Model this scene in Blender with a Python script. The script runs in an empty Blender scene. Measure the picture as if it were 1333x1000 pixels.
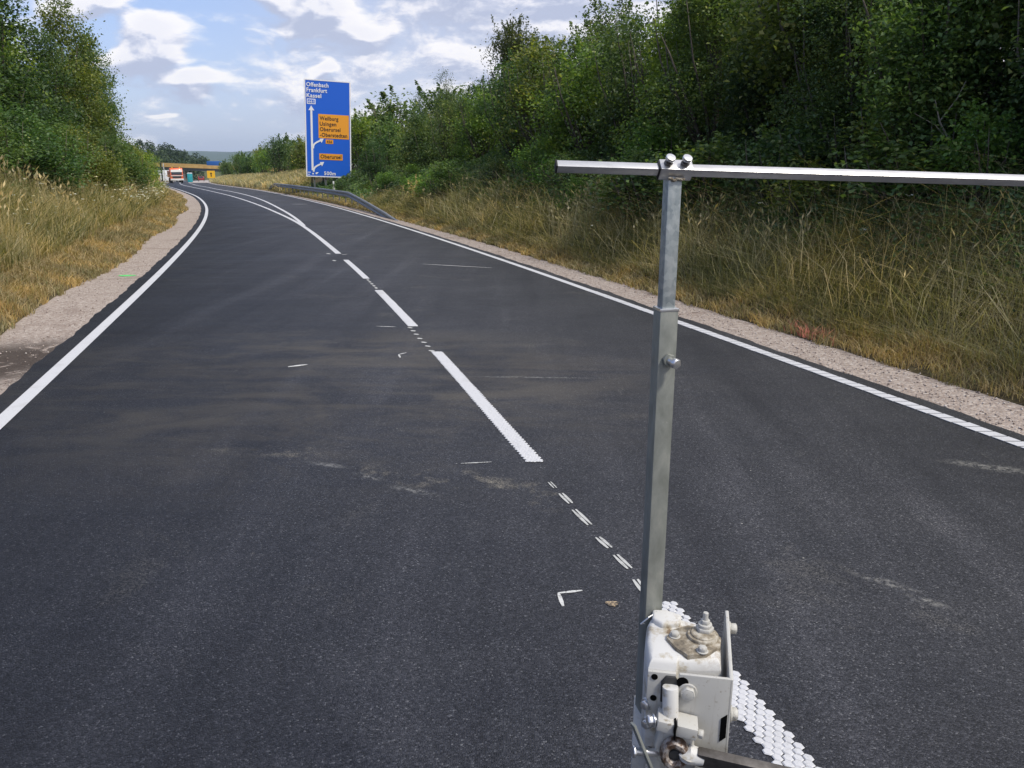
import bpy, bmesh, math, random
import numpy as np
from mathutils import Vector, Matrix
R = math.radians
sc = bpy.context.scene
col = sc.collection
# ------------------------------------------------------------------ camera
CAM_H = 2.0
cam_d = bpy.data.cameras.new('camera')
cam = bpy.data.objects.new('camera', cam_d); col.objects.link(cam)
cam.location = (0, 0, CAM_H); cam.rotation_euler = (R(90 - 15.5), 0, 0)
cam_d.sensor_width = 36; cam_d.lens = 36 * 1060 / 1333
cam_d.clip_start = .05; cam_d.clip_end = 20000
sc.camera = cam
sc.render.resolution_x = 1024; sc.render.resolution_y = 768
# ------------------------------------------------------------------ view, sun, sky
sc.view_settings.view_transform = 'Standard'; sc.view_settings.look = 'None'
sc.view_settings.exposure = 0.0; sc.view_settings.gamma = 1
sc.cycles.max_bounces = 6; sc.cycles.transparent_max_bounces = 6
SUN_EL, SUN_AZ = R(54), R(122)         # azimuth clockwise from +Y
sun_d = bpy.data.lights.new('sun', 'SUN'); sun_d.energy = 3.3; sun_d.angle = R(8); sun_d.color = (1, .95, .86)
sun = bpy.data.objects.new('sun', sun_d); col.objects.link(sun)
sdir = Vector((math.sin(SUN_AZ) * math.cos(SUN_EL), math.cos(SUN_AZ) * math.cos(SUN_EL), math.sin(SUN_EL)))
sun.rotation_euler = sdir.to_track_quat('Z', 'Y').to_euler(); sun.location = (40, -10, 60)

class NT:
    """tiny helper for node graphs"""
    def __init__(s, tree): s.t = tree; s.n = tree.nodes; s.l = tree.links
    def put(s, sock, v):
        if v is None: return
        if isinstance(v, bpy.types.NodeSocket): s.l.new(v, sock)
        elif isinstance(v, (tuple, list)) and sock.type == 'RGBA' and len(v) == 3: sock.default_value = (*v, 1)
        else: sock.default_value = v
    def node(s, typ, ins=None, **kw):
        n = s.n.new(typ)
        for k, v in kw.items(): setattr(n, k, v)
        for k, v in (ins or {}).items(): s.put(n.inputs[k], v)
        return n
    def m(s, op, a, b=None, c=None, clamp=False):
        n = s.node('ShaderNodeMath', operation=op, use_clamp=clamp)
        for i, v in enumerate((a, b, c)): s.put(n.inputs[i], v)
        return n.outputs[0]
    def vm(s, op, a, b=None, scale=None):
        n = s.node('ShaderNodeVectorMath', operation=op)
        s.put(n.inputs[0], a)
        if b is not None: s.put(n.inputs[1], b)
        if scale is not None: s.put(n.inputs['Scale'], scale)
        return n.outputs['Value'] if op in ('LENGTH', 'DOT_PRODUCT') else n.outputs[0]
    def noise(s, vec, scale, detail=4, rough=.55, dist=0, lac=2.0):
        n = s.node('ShaderNodeTexNoise', {'Scale': scale, 'Detail': detail, 'Roughness': rough, 'Distortion': dist, 'Lacunarity': lac})
        if vec is not None: s.put(n.inputs['Vector'], vec)
        return n.outputs['Fac']
    def voro(s, vec, scale, feat='F1', out='Distance', rnd=1.0):
        n = s.node('ShaderNodeTexVoronoi', {'Scale': scale, 'Randomness': rnd}, feature=feat)
        if vec is not None: s.put(n.inputs['Vector'], vec)
        return n.outputs[out]
    def ss(s, v, a, b):
        n = s.node('ShaderNodeMapRange', {'Value': v, 'From Min': a, 'From Max': b}, interpolation_type='SMOOTHSTEP')
        return n.outputs[0]
    def ramp(s, fac, stops, interp='LINEAR'):
        n = s.node('ShaderNodeValToRGB'); cr = n.color_ramp; cr.interpolation = interp
        while len(cr.elements) < len(stops): cr.elements.new(.5)
        for e, (p, c) in zip(cr.elements, stops): e.position = p; e.color = (*c, 1)
        s.put(n.inputs[0], fac); return n.outputs[0]
    def mix(s, fac, a, b, mode='MIX'):
        n = s.node('ShaderNodeMix', data_type='RGBA', blend_type=mode)
        s.put(n.inputs[0], fac); s.put(n.inputs[6], a); s.put(n.inputs[7], b); return n.outputs[2]
    def scalev(s, vec, sx, sy, sz): return s.vm('MULTIPLY', vec, (sx, sy, sz))

world = bpy.data.worlds.new('World'); sc.world = world; world.use_nodes = True
w = NT(world.node_tree); w.n.clear()
def build_sky():
    sky = w.node('ShaderNodeTexSky', sky_type='NISHITA')
    sky.sun_disc = False; sky.sun_elevation = SUN_EL; sky.sun_rotation = SUN_AZ
    sky.air_density = 1.0; sky.dust_density = 1.2; sky.ozone_density = 1.5
    d = w.node('ShaderNodeTexCoord').outputs['Generated']
    def density(dv):
        # billows: large fields and small puffs; flattened towards the horizon
        q = w.scalev(dv, 1, 1, 2.2)
        warp = w.node('ShaderNodeTexNoise', {'Vector': q, 'Scale': 9, 'Detail': 3})
        qw = w.vm('ADD', q, w.vm('SCALE', w.vm('SUBTRACT', warp.outputs['Color'], (.5, .5, .5)), scale=.07))
        big = w.noise(qw, 3.1, 3, .5)
        puff = w.noise(qw, 14, 10, .60)
        s = w.m('ADD', w.m('MULTIPLY', big, .42), w.m('MULTIPLY', puff, .72))
        # heavier cover towards the right (+X) and above, open blue on the left
        sep = w.node('ShaderNodeSeparateXYZ', {0: dv})
        s = w.m('ADD', s, w.m('MULTIPLY', w.ss(sep.outputs[0], -.36, -.02), .245))
        for (c, r, a) in CLOUDS:
            off = w.vm('MULTIPLY', w.vm('SUBTRACT', w.vm('ADD', dv, w.vm('SCALE', w.vm('SUBTRACT', warp.outputs['Color'], (.5, .5, .5)), scale=.085)), c), (1 / r[0], 1 / r[0], 1 / r[1]))
            s = w.m('ADD', s, w.m('MULTIPLY', w.ss(w.vm('LENGTH', off), 1.0, .1), a))
        return s
    den = density(d); den_up = density(w.vm('ADD', d, (.006, 0, .014)))
    cover = w.ss(den, .57, .78)
    thick = w.ss(den, .64, 1.0)
    lit = w.m('MULTIPLY_ADD', w.m('SUBTRACT', den, den_up), 5.5, .55, clamp=True)
    lit = w.m('MULTIPLY', lit, 1.0)
    shade = w.m('SUBTRACT', lit, w.m('MULTIPLY', thick, .30), clamp=True)
    ccol = w.ramp(shade, [(0, (.50, .55, .72)), (.26, (.62, .66, .81)), (.58, (.88, .88, .96)), (1, (1.08, 1.05, 1.04))])
    zz = w.node('ShaderNodeSeparateXYZ', {0: d}).outputs[2]
    skyc = w.mix(1.0, sky.outputs[0], (.125, .140, .178), 'MULTIPLY')
    veil = w.m('MULTIPLY', w.ss(zz, .36, -.02), .62)      # thin high haze near the horizon
    skyc = w.mix(veil, skyc, (.60, .65, .88))
    xx = w.node('ShaderNodeSeparateXYZ', {0: d}).outputs[0]
    skyc = w.mix(w.m('MULTIPLY', w.ss(xx, -.36, -.10), .62), skyc, (.63, .67, .82))
    bgs = w.node('ShaderNodeBackground', {'Color': skyc, 'Strength': 1.0})
    bgc = w.node('ShaderNodeBackground', {'Color': ccol, 'Strength': 1.03})
    mixn = w.node('ShaderNodeMixShader'); w.l.new(w.m('MULTIPLY', cover, .93), mixn.inputs[0])
    w.l.new(bgs.outputs[0], mixn.inputs[1]); w.l.new(bgc.outputs[0], mixn.inputs[2])
    out = w.node('ShaderNodeOutputWorld'); w.l.new(mixn.outputs[0], out.inputs[0])
def sky_dir(az, el):
    return (math.sin(R(az)) * math.cos(R(el)), math.cos(R(az)) * math.cos(R(el)), math.sin(R(el)))
# single cumulus clouds: azimuth (deg from +Y, right positive), elevation, half width, half height, weight
CLOUDS = [(sky_dir(a, e), (rw, rh), k) for a, e, rw, rh, k in
          [(-25.3, 9.2, .060, .034, .33), (-27.5, 8.0, .04, .02, .2), (-22.0, 6.8, .060, .034, .38), (-25.0, 5.6, .07, .018, .2), (-19.8, 4.4, .046, .020, .32), (-25.8, 3.9, .018, .010, .26), (-29.0, 5.8, .02, .014, .25),
           (-16.0, 9.8, .03, .018, .25), (-13.2, 9.0, .07, .038, .28), (-10.0, 7.6, .05, .026, .26), (-12.6, 5.0, .022, .014, .26), (-22.6, 2.6, .022, .007, .2), (-18.5, 2.9, .02, .006, .16)]]
build_sky()

# ------------------------------------------------------------------ object helpers
def tag(o, label=None, cat=None, group=None, kind=None):
    if label: o['label'] = label
    if cat: o['category'] = cat
    if group: o['group'] = group
    if kind: o['kind'] = kind
    return o
def thing(name, label, cat, loc=(0, 0, 0), group=None):
    o = bpy.data.objects.new(name, None); col.objects.link(o); o.location = loc
    o.empty_display_size = .2
    return tag(o, label, cat, group)
def root_of(o):
    while o.parent: o = o.parent
    return o
def link(name, me, mat=None, parent=None):
    o = bpy.data.objects.new(name, me); col.objects.link(o)
    if mat is not None:
        me.materials.clear(); me.materials.append(mat)
    if parent: o.parent = parent
    return o
class MB:
    """collects solid shapes in world coordinates; build() links them as ONE mesh object"""
    def __init__(s): s.v = []; s.f = []
    def add(s, vs, fs):
        b = len(s.v); s.v += [tuple(v) for v in vs]; s.f += [tuple(i + b for i in f) for f in fs]; return s
    def box(s, c, size, M=None):
        c = Vector(c); h = Vector(size) / 2
        vs = [Vector((x * h.x, y * h.y, z * h.z)) for x in (-1, 1) for y in (-1, 1) for z in (-1, 1)]
        if M is not None: vs = [M @ v for v in vs]
        return s.add([c + v for v in vs], [(0, 1, 3, 2), (4, 6, 7, 5), (0, 4, 5, 1), (2, 3, 7, 6), (0, 2, 6, 4), (1, 5, 7, 3)])
    def cyl(s, p0, p1, r0, r1=None, n=12, caps=True, ph=0):
        r1 = r0 if r1 is None else r1
        p0, p1 = Vector(p0), Vector(p1); a = (p1 - p0).normalized()
        u = a.orthogonal().normalized(); v = a.cross(u)
        vs = []
        for p, r in ((p0, r0), (p1, r1)):
            for i in range(n):
                t = 2 * math.pi * i / n + ph; vs.append(p + u * (r * math.cos(t)) + v * (r * math.sin(t)))
        fs = [(i, (i + 1) % n, n + (i + 1) % n, n + i) for i in range(n)]
        if caps: fs += [tuple(range(n - 1, -1, -1)), tuple(range(n, 2 * n))]
        return s.add(vs, fs)
    def sq(s, p0, p1, w_, d_, up):
        """square bar from p0 to p1; w_ along the side axis, d_ along up"""
        p0, p1 = Vector(p0), Vector(p1); a = (p1 - p0).normalized(); up = Vector(up)
        up = (up - a * up.dot(a)).normalized(); sd = a.cross(up)
        vs = [p + sd * (x * w_ / 2) + up * (y * d_ / 2) for p in (p0, p1) for x, y in ((-1, -1), (1, -1), (1, 1), (-1, 1))]
        return s.add(vs, [(3, 2, 1, 0), (4, 5, 6, 7)] + [(i, (i + 1) % 4, 4 + (i + 1) % 4, 4 + i) for i in range(4)])
    def tube(s, pts, radii, n=6):
        pts = [Vector(p) for p in pts]; b = len(s.v); vs = []; fs = []
        for k, p in enumerate(pts):
            a = (pts[min(k + 1, len(pts) - 1)] - pts[max(k - 1, 0)]).normalized()
            u = a.cross(Vector((.3, 1, .1))).normalized(); v = a.cross(u)
            for i in range(n):
                t = 2 * math.pi * i / n; vs.append(p + (u * math.cos(t) + v * math.sin(t)) * radii[k])
        for k in range(len(pts) - 1):
            for i in range(n): fs.append((k * n + i, k * n + (i + 1) % n, (k + 1) * n + (i + 1) % n, (k + 1) * n + i))
        fs.append(tuple(range(n - 1, -1, -1))); fs.append(tuple((len(pts) - 1) * n + i for i in range(n)))
        return s.add(vs, fs)
    def prism(s, poly, o, ax, ay, az, d0, d1):
        """polygon poly (x, y) in frame (o, ax, ay), extruded along az from d0 to d1"""
        o, ax, ay, az = Vector(o), Vector(ax), Vector(ay), Vector(az); n = len(poly)
        vs = [o + ax * x + ay * y + az * d for d in (d0, d1) for x, y in poly]
        return s.add(vs, [tuple(range(n - 1, -1, -1)), tuple(range(n, 2 * n))] + [(i, (i + 1) % n, n + (i + 1) % n, n + i) for i in range(n)])
    def build(s, name, mat, parent=None, bevel=0, seg=2, smooth=False):
        o0 = root_of(parent).location.copy() if parent else Vector((0, 0, 0))
        me = bpy.data.meshes.new(name)
        me.from_pydata([tuple(Vector(v) - o0) for v in s.v], [], s.f)
        bm = bmesh.new(); bm.from_mesh(me)
        bmesh.ops.recalc_face_normals(bm, faces=bm.faces)
        if bevel:
            es = [e for e in bm.edges if len(e.link_faces) == 2 and e.calc_face_angle(0) > R(35)]
            bmesh.ops.bevel(bm, geom=es, offset=bevel, segments=seg, profile=.6, affect='EDGES', clamp_overlap=True)
        bm.to_mesh(me); bm.free()
        if smooth or bevel:
            me.shade_smooth() if hasattr(me, 'shade_smooth') else None
            me.set_sharp_from_angle(angle=R(38))
        return link(name, me, mat, parent)
def np_mesh(name, V, F, mat, parent=None):
    """V (n,3); F (m,k) quads or triangles"""
    me = bpy.data.meshes.new(name); V = np.asarray(V, np.float32); F = np.asarray(F, np.int32); k = F.shape[1]
    me.vertices.add(len(V)); me.vertices.foreach_set('co', V.ravel())
    me.loops.add(F.size); me.loops.foreach_set('vertex_index', F.ravel())
    me.polygons.add(len(F)); me.polygons.foreach_set('loop_start', np.arange(0, F.size, k, dtype=np.int32))
    me.update(calc_edges=True); me.validate()
    if name: me.name = name
    return me if parent == 'mesh' else link(name, me, mat, parent)

# ------------------------------------------------------------------ materials
MAT = {}
def mat(name, col_=(.5, .5, .5), rough=.6, metal=0, spec=.5, bump=None, fn=None, coat=0):
    """fn(nt, P) may return base colour / roughness sockets"""
    m = bpy.data.materials.new(name); m.use_nodes = True; t = NT(m.node_tree)
    b = t.n['Principled BSDF']
    b.inputs['Base Color'].default_value = (*col_, 1); b.inputs['Roughness'].default_value = rough
    b.inputs['Metallic'].default_value = metal; b.inputs['Specular IOR Level'].default_value = spec
    if coat: b.inputs['Coat Weight'].default_value = coat
    P = t.node('ShaderNodeNewGeometry').outputs['Position']
    if fn:
        r = fn(t, P)
        for k, v in r.items():
            if k == 'height':
                bp = t.node('ShaderNodeBump', {'Height': v, 'Strength': r.get('strength', .5), 'Distance': r.get('distance', .01)})
                t.l.new(bp.outputs[0], b.inputs['Normal'])
            elif k not in ('strength', 'distance'): t.put(b.inputs[k], v)
    MAT[name] = m; return m

SMEARS = [(1.83, 3.60, .20, .05, -38), (1.95, 3.42, .11, .04, -38), (3.25, 5.15, .40, .09, -25), (-.93, 4.98, .16, .045, -35), (-.62, 4.75, .22, .05, -25), (-1.25, 5.2, .2, .045, -20), (.15, 7.55, .9, .03, -3)]
def f_asphalt(t, P):
    # aggregate grains, roller streaks, dusty patches and tyre-borne dirt
    vor = t.node('ShaderNodeTexVoronoi', {'Vector': P, 'Scale': 150, 'Randomness': 1.0})
    g = t.node('ShaderNodeSeparateColor', {0: vor.outputs['Color']}).outputs[0]
    grains = t.ramp(g, [(0, (.010, .011, .014)), (.25, (.022, .024, .030)), (.55, (.039, .040, .047)), (.86, (.060, .062, .071)), (.97, (.10, .102, .112)), (1, (.20, .20, .20))])
    fine = t.noise(P, 240, 3, .7)
    c = t.mix(1, t.mix(t.m('MULTIPLY', fine, .30), grains, (.026, .028, .035)), (.86, .87, .91), 'MULTIPLY')
    # lengthwise paver bands (rotate into the lane direction)
    rot = t.node('ShaderNodeMapping', {'Vector': P, 'Rotation': (0, 0, R(-17)), 'Scale': (1.6, .09, 1)})
    band = t.noise(rot.outputs[0], 1.4, 4, .6)
    c = t.mix(t.ss(band, .50, .72), c, t.mix(1, c, (1.45, 1.42, 1.38), 'MULTIPLY'))
    c = t.mix(t.ss(band, .50, .28), c, t.mix(1, c, (.72, .73, .76), 'MULTIPLY'))
    # dust field where trucks turned: left lane some metres ahead
    big = t.noise(P, .45, 5, .62, .4)
    acr = t.node('ShaderNodeMapping', {'Vector': P, 'Rotation': (0, 0, R(9)), 'Scale': (.34, 1.2, 1)})
    swirl = t.m('ADD', t.m('MULTIPLY', t.noise(acr.outputs[0], 1.1, 8, .68, 1.6), .6), t.m('MULTIPLY', t.noise(P, 1.0, 7, .7, .8), .4))
    area = t.m('MULTIPLY', t.ss(t.vm('LENGTH', t.vm('MULTIPLY', t.vm('SUBTRACT', P, (-2.2, 7.4, 0)), (1 / 4.0, 1 / 3.0, 0))), 1.15, .35), 1.0)
    dust = t.m('MULTIPLY', area, t.ss(swirl, .42, .60))
    c = t.mix(t.m('MULTIPLY', dust, .62), c, (.104, .092, .075))
    # pale crumbs along a curved track across the lane
    px = t.node('ShaderNodeSeparateXYZ', {0: P})
    yc = t.m('MULTIPLY_ADD', px.outputs[0], -.42, 4.72)
    tr = t.m('ABSOLUTE', t.m('SUBTRACT', t.m('ADD', px.outputs[1], t.m('MULTIPLY', t.m('SUBTRACT', t.noise(P, 1.1, 3), .5), .9)), yc))
    trk = t.m('MULTIPLY', t.ss(tr, .20, .02), t.ss(t.noise(P, 3.2, 6, .7), .50, .68))
    trk = t.m('MULTIPLY', trk, t.m('MULTIPLY', t.ss(px.outputs[0], -2.6, -1.6), t.ss(px.outputs[0], .75, .2)))
    c = t.mix(t.m('MULTIPLY', trk, t.m('MULTIPLY_ADD', t.ss(g, .35, .75), .8, .2)), c, (.25, .225, .18))
    dr = t.m('MULTIPLY', t.ss(t.noise(P, .9, 6, .68, .6), .57, .72), .34)
    c = t.mix(t.m('MULTIPLY', dr, t.ss(g, .3, .7)), c, (.17, .158, .135))
    wear = t.noise(P, .7, 5, .6, .3); c = t.mix(1, c, t.ramp(wear, [(.32, (.80, .80, .82)), (.5, (1, 1, 1)), (.68, (1.22, 1.2, 1.17))]), 'MULTIPLY')
    sp = t.voro(P, 3.3); spk = t.ss(sp, .022, .010)                       # single white crumbs
    c = t.mix(t.m('MULTIPLY', spk, .75), c, (.45, .44, .40))
    scr = t.node('ShaderNodeMapping', {'Vector': P, 'Rotation': (0, 0, R(-24)), 'Scale': (6.5, .9, 1)})
    sm = t.m('MULTIPLY', t.ss(t.noise(scr.outputs[0], 1.0, 6, .7), .64, .76), t.ss(t.noise(P, 26, 3, .7), .46, .62))
    c = t.mix(t.m('MULTIPLY', sm, .5), c, (.22, .21, .19))
    # single dried smears: (centre x, y, half length, half width, turn)
    crumb = t.noise(P, 30, 6, .8)
    for (cx, cy, lx, ly, an) in SMEARS:
        mp_ = t.node('ShaderNodeMapping', {'Vector': t.vm('SUBTRACT', P, (cx, cy, 0)), 'Rotation': (0, 0, -R(an))})
        e = t.vm('LENGTH', t.vm('MULTIPLY', mp_.outputs[0], (1 / lx, 1 / ly, 0)))
        c = t.mix(t.m('MULTIPLY', t.m('MULTIPLY', t.ss(e, 1.1, .1), t.ss(crumb, .44, .60)), .8), c, (.27, .265, .25))
    h = t.m('ADD', t.m('MULTIPLY', vor.outputs['Distance'], -1.0), t.m('MULTIPLY', fine, .5))
    return {'Base Color': c, 'Roughness': t.m('MULTIPLY_ADD', big, .25, .58), 'height': h, 'strength': .75, 'distance': .006}
mat('asphalt', rough=.7, spec=.42, fn=f_asphalt)

def f_gravel(t, P):
    vor = t.node('ShaderNodeTexVoronoi', {'Vector': P, 'Scale': 42})
    g = t.node('ShaderNodeSeparateColor', {0: vor.outputs['Color']}).outputs[0]
    c = t.ramp(g, [(0, (.23, .187, .158)), (.4, (.35, .292, .250)), (.8, (.45, .385, .332)), (1, (.58, .53, .47))])
    c = t.mix(t.m('MULTIPLY', t.noise(P, 170, 3, .7), .5), c, (.38, .30, .255))
    d = t.ss(t.noise(P, 1.1, 6, .65, .5), .53, .68)
    c = t.mix(t.m('MULTIPLY', d, .6), c, (.22, .165, .135))
    soil = t.m('MULTIPLY', t.ss(t.vm('LENGTH', t.vm('MULTIPLY', t.vm('SUBTRACT', P, (-5.35, 8.15, 0)), (1.1, .75, 0))), 1.25, .4), t.ss(t.noise(P, 3.0, 7, .7, .8), .36, .50))
    c = t.mix(t.m('MULTIPLY', soil, .9), c, (.045, .034, .028))
    return {'Base Color': c, 'height': t.m('ADD', t.m('MULTIPLY', vor.outputs['Distance'], -1), t.noise(P, 9, 5, .6)), 'strength': .8, 'distance': .014}
mat('gravel', rough=.9, spec=.2, fn=f_gravel)

mat('pale_gravel', rough=.9, fn=lambda t, P: {'Base Color': t.ramp(t.noise(P, .35, 5, .6), [(.3, (.33, .28, .25)), (.7, (.50, .45, .41))])})
def f_soil(t, P):
    n = t.noise(P, .6, 6, .65); n2 = t.noise(P, 14, 5, .7)
    c = t.ramp(n, [(.3, (.060, .055, .028)), (.5, (.105, .085, .045)), (.7, (.16, .125, .065))])
    c = t.mix(t.ss(n2, .45, .7), c, (.05, .038, .025))
    return {'Base Color': c, 'height': n2, 'strength': .8, 'distance': .05}
mat('soil', rough=.95, spec=.1, fn=f_soil)
def f_farground(t, P):
    n = t.noise(P, .004, 4, .6)
    return {'Base Color': t.ramp(n, [(.35, (.06, .085, .04)), (.5, (.12, .125, .06)), (.65, (.22, .19, .10))])}
mat('far_ground', rough=.95, spec=.1, fn=f_farground)

def f_paint(t, P):
    n = t.noise(P, 60, 4, .6); s = t.noise(P, 2.2, 5, .6)
    c = t.mix(t.ss(n, .52, .7), (.60, .60, .61), (.50, .50, .50))
    c = t.mix(t.m('MULTIPLY', t.ss(s, .52, .72), .35), c, (.38, .37, .35))
    return {'Base Color': c, 'height': n, 'strength': .3, 'distance': .003}
mat('road_paint', rough=.6, spec=.3, fn=f_paint)
def f_chalk(t, P):
    n = t.noise(P, 55, 4, .7)
    return {'Base Color': t.mix(t.ss(n, .34, .48), (.10, .10, .10), (.60, .60, .58))}
mat('chalk', rough=.9, spec=.1, fn=f_chalk)
mat('premark', rough=.8, spec=.2, fn=lambda t, P: {'Base Color': t.ramp(t.noise(P, 45, 4, .6), [(.30, (.22, .22, .21)), (.48, (.50, .50, .48))])})
mat('sand', rough=.9, fn=lambda t, P: {'Base Color': t.ramp(t.noise(P, 40, 5, .7), [(.45, (.06, .055, .05)), (.56, (.42, .31, .19)), (.7, (.62, .52, .38))])})
mat('spray_green', (.12, .62, .16), .8); mat('spray_red', (.55, .20, .13), .8)

def leafmat(name, stops, trans=.30, rough=.5, hue=.0, obj_col=True, patch=1.3):
    m = bpy.data.materials.new(name); m.use_nodes = True; t = NT(m.node_tree); b = t.n['Principled BSDF']
    geo = t.node('ShaderNodeNewGeometry')
    c = t.ramp(geo.outputs['Random Per Island'], stops)
    pn = t.noise(geo.outputs['Position'], patch, 3, .6)
    c = t.mix(1, c, t.ramp(pn, [(.32, (.62, .70, .68)), (.5, (1, 1, 1)), (.66, (1.5, 1.32, 1.0))]), 'MULTIPLY')
    if obj_col:
        oi = t.node('ShaderNodeObjectInfo'); c = t.mix(1, c, oi.outputs['Color'], 'MULTIPLY')
    t.l.new(c, b.inputs['Base Color']); b.inputs['Roughness'].default_value = rough; b.inputs['Specular IOR Level'].default_value = .35
    tr = t.node('ShaderNodeBsdfTranslucent'); t.l.new(t.mix(1, c, (1.25, 1.35, .6), 'MULTIPLY'), tr.inputs[0])
    mx = t.node('ShaderNodeMixShader', {0: trans}); t.l.new(b.outputs[0], mx.inputs[1]); t.l.new(tr.outputs[0], mx.inputs[2])
    t.l.new(mx.outputs[0], t.n['Material Output'].inputs[0]); MAT[name] = m; return m
leafmat('leaf', [(0, (.055, .095, .038)), (.5, (.095, .155, .060)), (.9, (.140, .205, .075)), (1, (.21, .24, .11))], .40)
leafmat('undergrowth', [(0, (.070, .125, .050)), (.6, (.12, .20, .075)), (1, (.18, .25, .095))], .40, obj_col=False)
leafmat('straw', [(0, (.33, .27, .15)), (.45, (.50, .42, .25)), (.8, (.64, .56, .37)), (.9, (.42, .34, .20)), (1, (.22, .27, .12))], .38, .6, obj_col=False, patch=.5)
leafmat('verge_grass', [(0, (.24, .175, .085)), (.5, (.38, .29, .155)), (.85, (.52, .425, .25)), (1, (.21, .22, .095))], .35, .65, obj_col=False, patch=.9)
leafmat('green_grass', [(0, (.12, .13, .05)), (.4, (.21, .205, .08)), (.75, (.34, .29, .125)), (1, (.50, .40, .21))], .38, .6, obj_col=False, patch=.6)
leafmat('petal', [(0, (.62, .62, .56)), (1, (.85, .85, .80))], .2, .7, obj_col=False)
leafmat('wood_leaf', [(0, (.024, .046, .020)), (.6, (.042, .075, .030)), (1, (.075, .11, .042))], .2, .6, obj_col=False, patch=.05)
def f_bark(t, P):
    n = t.noise(t.scalev(P, 12, 12, 3), 2, 5, .65)
    return {'Base Color': t.ramp(n, [(.3, (.055, .045, .035)), (.6, (.13, .115, .09)), (.8, (.24, .225, .19))]), 'height': n, 'strength': .6, 'distance': .02}
mat('bark', rough=.9, spec=.15, fn=f_bark)

def f_galv(t, P):
    v = t.noise(t.scalev(P, 1, 1, .55), 34, 4, .6, .6); n = t.noise(P, 120, 3, .6)
    c = t.ramp(v, [(.3, (.22, .26, .27)), (.5, (.32, .36, .365)), (.7, (.45, .47, .46))])
    sp = t.node('ShaderNodeSeparateColor', {0: t.node('ShaderNodeTexVoronoi', {'Vector': P, 'Scale': 95}).outputs['Color']}).outputs[0]
    c = t.mix(.35, c, t.ramp(sp, [(0, (.20, .23, .25)), (1, (.56, .59, .58))]))
    c = t.mix(t.ss(t.noise(P, 22, 6, .75), .66, .74), c, (.22, .15, .09))
    return {'Base Color': c, 'Roughness': t.m('MULTIPLY_ADD', n, .25, .33), 'height': n, 'strength': .12, 'distance': .002}
mat('galvanised', rough=.45, metal=.45, fn=f_galv)
def f_oldgalv(t, P):
    v = t.noise(t.scalev(P, 1, 1, .4), 26, 5, .65, .4)
    c = t.ramp(v, [(.3, (.20, .21, .185)), (.55, (.28, .29, .26)), (.75, (.36, .36, .32))])
    c = t.mix(t.ss(t.noise(P, 30, 6, .75), .64, .72), c, (.50, .48, .44)); c = t.mix(t.ss(t.noise(t.scalev(P, 1, 1, .5), 17, 6, .75), .66, .75), c, (.16, .12, .08))
    return {'Base Color': c, 'Roughness': t.m('MULTIPLY_ADD', v, .3, .35)}
mat('weathered_galvanised', rough=.5, metal=.35, fn=f_oldgalv)
mat('bright_steel', (.74, .74, .74), .28, .9, fn=lambda t, P: {'Roughness': t.m('MULTIPLY_ADD', t.noise(P, 150, 3), .3, .18)})
mat('bar_steel', (.66, .66, .66), .36, .85, fn=lambda t, P: {'Base Color': t.ramp(t.noise(t.scalev(P, .3, 1, 1), 60, 4, .7), [(.35, (.62, .61, .60)), (.62, (.74, .73, .72)), (.75, (.40, .37, .33))])})
mat('dark_steel', (.10, .09, .08), .45, .7, fn=lambda t, P: {'Base Color': t.ramp(t.noise(P, 30, 5, .7), [(.3, (.09, .08, .07)), (.7, (.22, .20, .18))])})
def f_machine(t, P):
    n = t.noise(P, 14, 6, .7); n2 = t.noise(P, 70, 4, .65)
    c = t.mix(t.ss(n, .50, .72), (.50, .49, .455), (.41, .39, .345))
    c = t.mix(t.ss(n2, .60, .70), c, (.30, .26, .20))
    dr = t.noise(t.scalev(P, 60, 60, 6), 1, 4, .6); c = t.mix(t.m('MULTIPLY', t.ss(dr, .56, .72), .55), c, (.27, .215, .15))
    return {'Base Color': c, 'Roughness': t.m('MULTIPLY_ADD', n, .3, .4), 'height': n2, 'strength': .15, 'distance': .002}
mat('machine_paint', rough=.5, fn=f_machine)
def f_cast(t, P):
    n = t.noise(P, 18, 6, .7); n2 = t.noise(P, 90, 4, .7)
    c = t.mix(t.ss(n, .50, .64), (.64, .63, .60), (.44, .39, .30))
    c = t.mix(t.ss(n, .62, .70), c, (.20, .135, .08))
    near = t.ss(t.vm('LENGTH', t.vm('SUBTRACT', P, (.46, 1.66, .93))), .115, .045)
    c = t.mix(t.m('MULTIPLY', near, t.m('MULTIPLY', t.ss(n2, .44, .62), .75)), c, (.30, .225, .145))      # oil run-off around the flange
    return {'Base Color': c, 'height': t.m('ADD', n, t.m('MULTIPLY', n2, .3)), 'strength': .16, 'distance': .004}
mat('cast_paint', rough=.6, fn=f_cast)
def f_grime(t, P):
    n = t.noise(P, 38, 6, .7)
    c = t.ramp(n, [(.30, (.10, .085, .065)), (.48, (.27, .225, .16)), (.66, (.55, .51, .43))])
    return {'Base Color': c, 'height': n, 'strength': .5, 'distance': .006}
mat('grimy_metal', rough=.7, metal=.1, fn=f_grime)
def f_rusty(t, P):
    n = t.noise(P, 30, 6, .7)
    return {'Base Color': t.ramp(n, [(.34, (.03, .022, .018)), (.47, (.14, .085, .055)), (.56, (.45, .40, .36)), (.72, (.66, .64, .60))]), 'height': n, 'strength': .7, 'distance': .008}
mat('worn_joint', rough=.45, metal=.4, fn=f_rusty)
mat('hole', (.006, .006, .006), .9, spec=0)
mat('sign_blue', (.012, .115, .60), .4, spec=.4); mat('sign_white', (.80, .80, .80), .45); mat('sign_yellow', (.80, .33, .02), .45)
mat('sign_black', (.015, .013, .012), .5); mat('sign_back', (.38, .39, .40), .5, .5); mat('post_grey', (.13, .14, .14), .55, .4)
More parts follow.
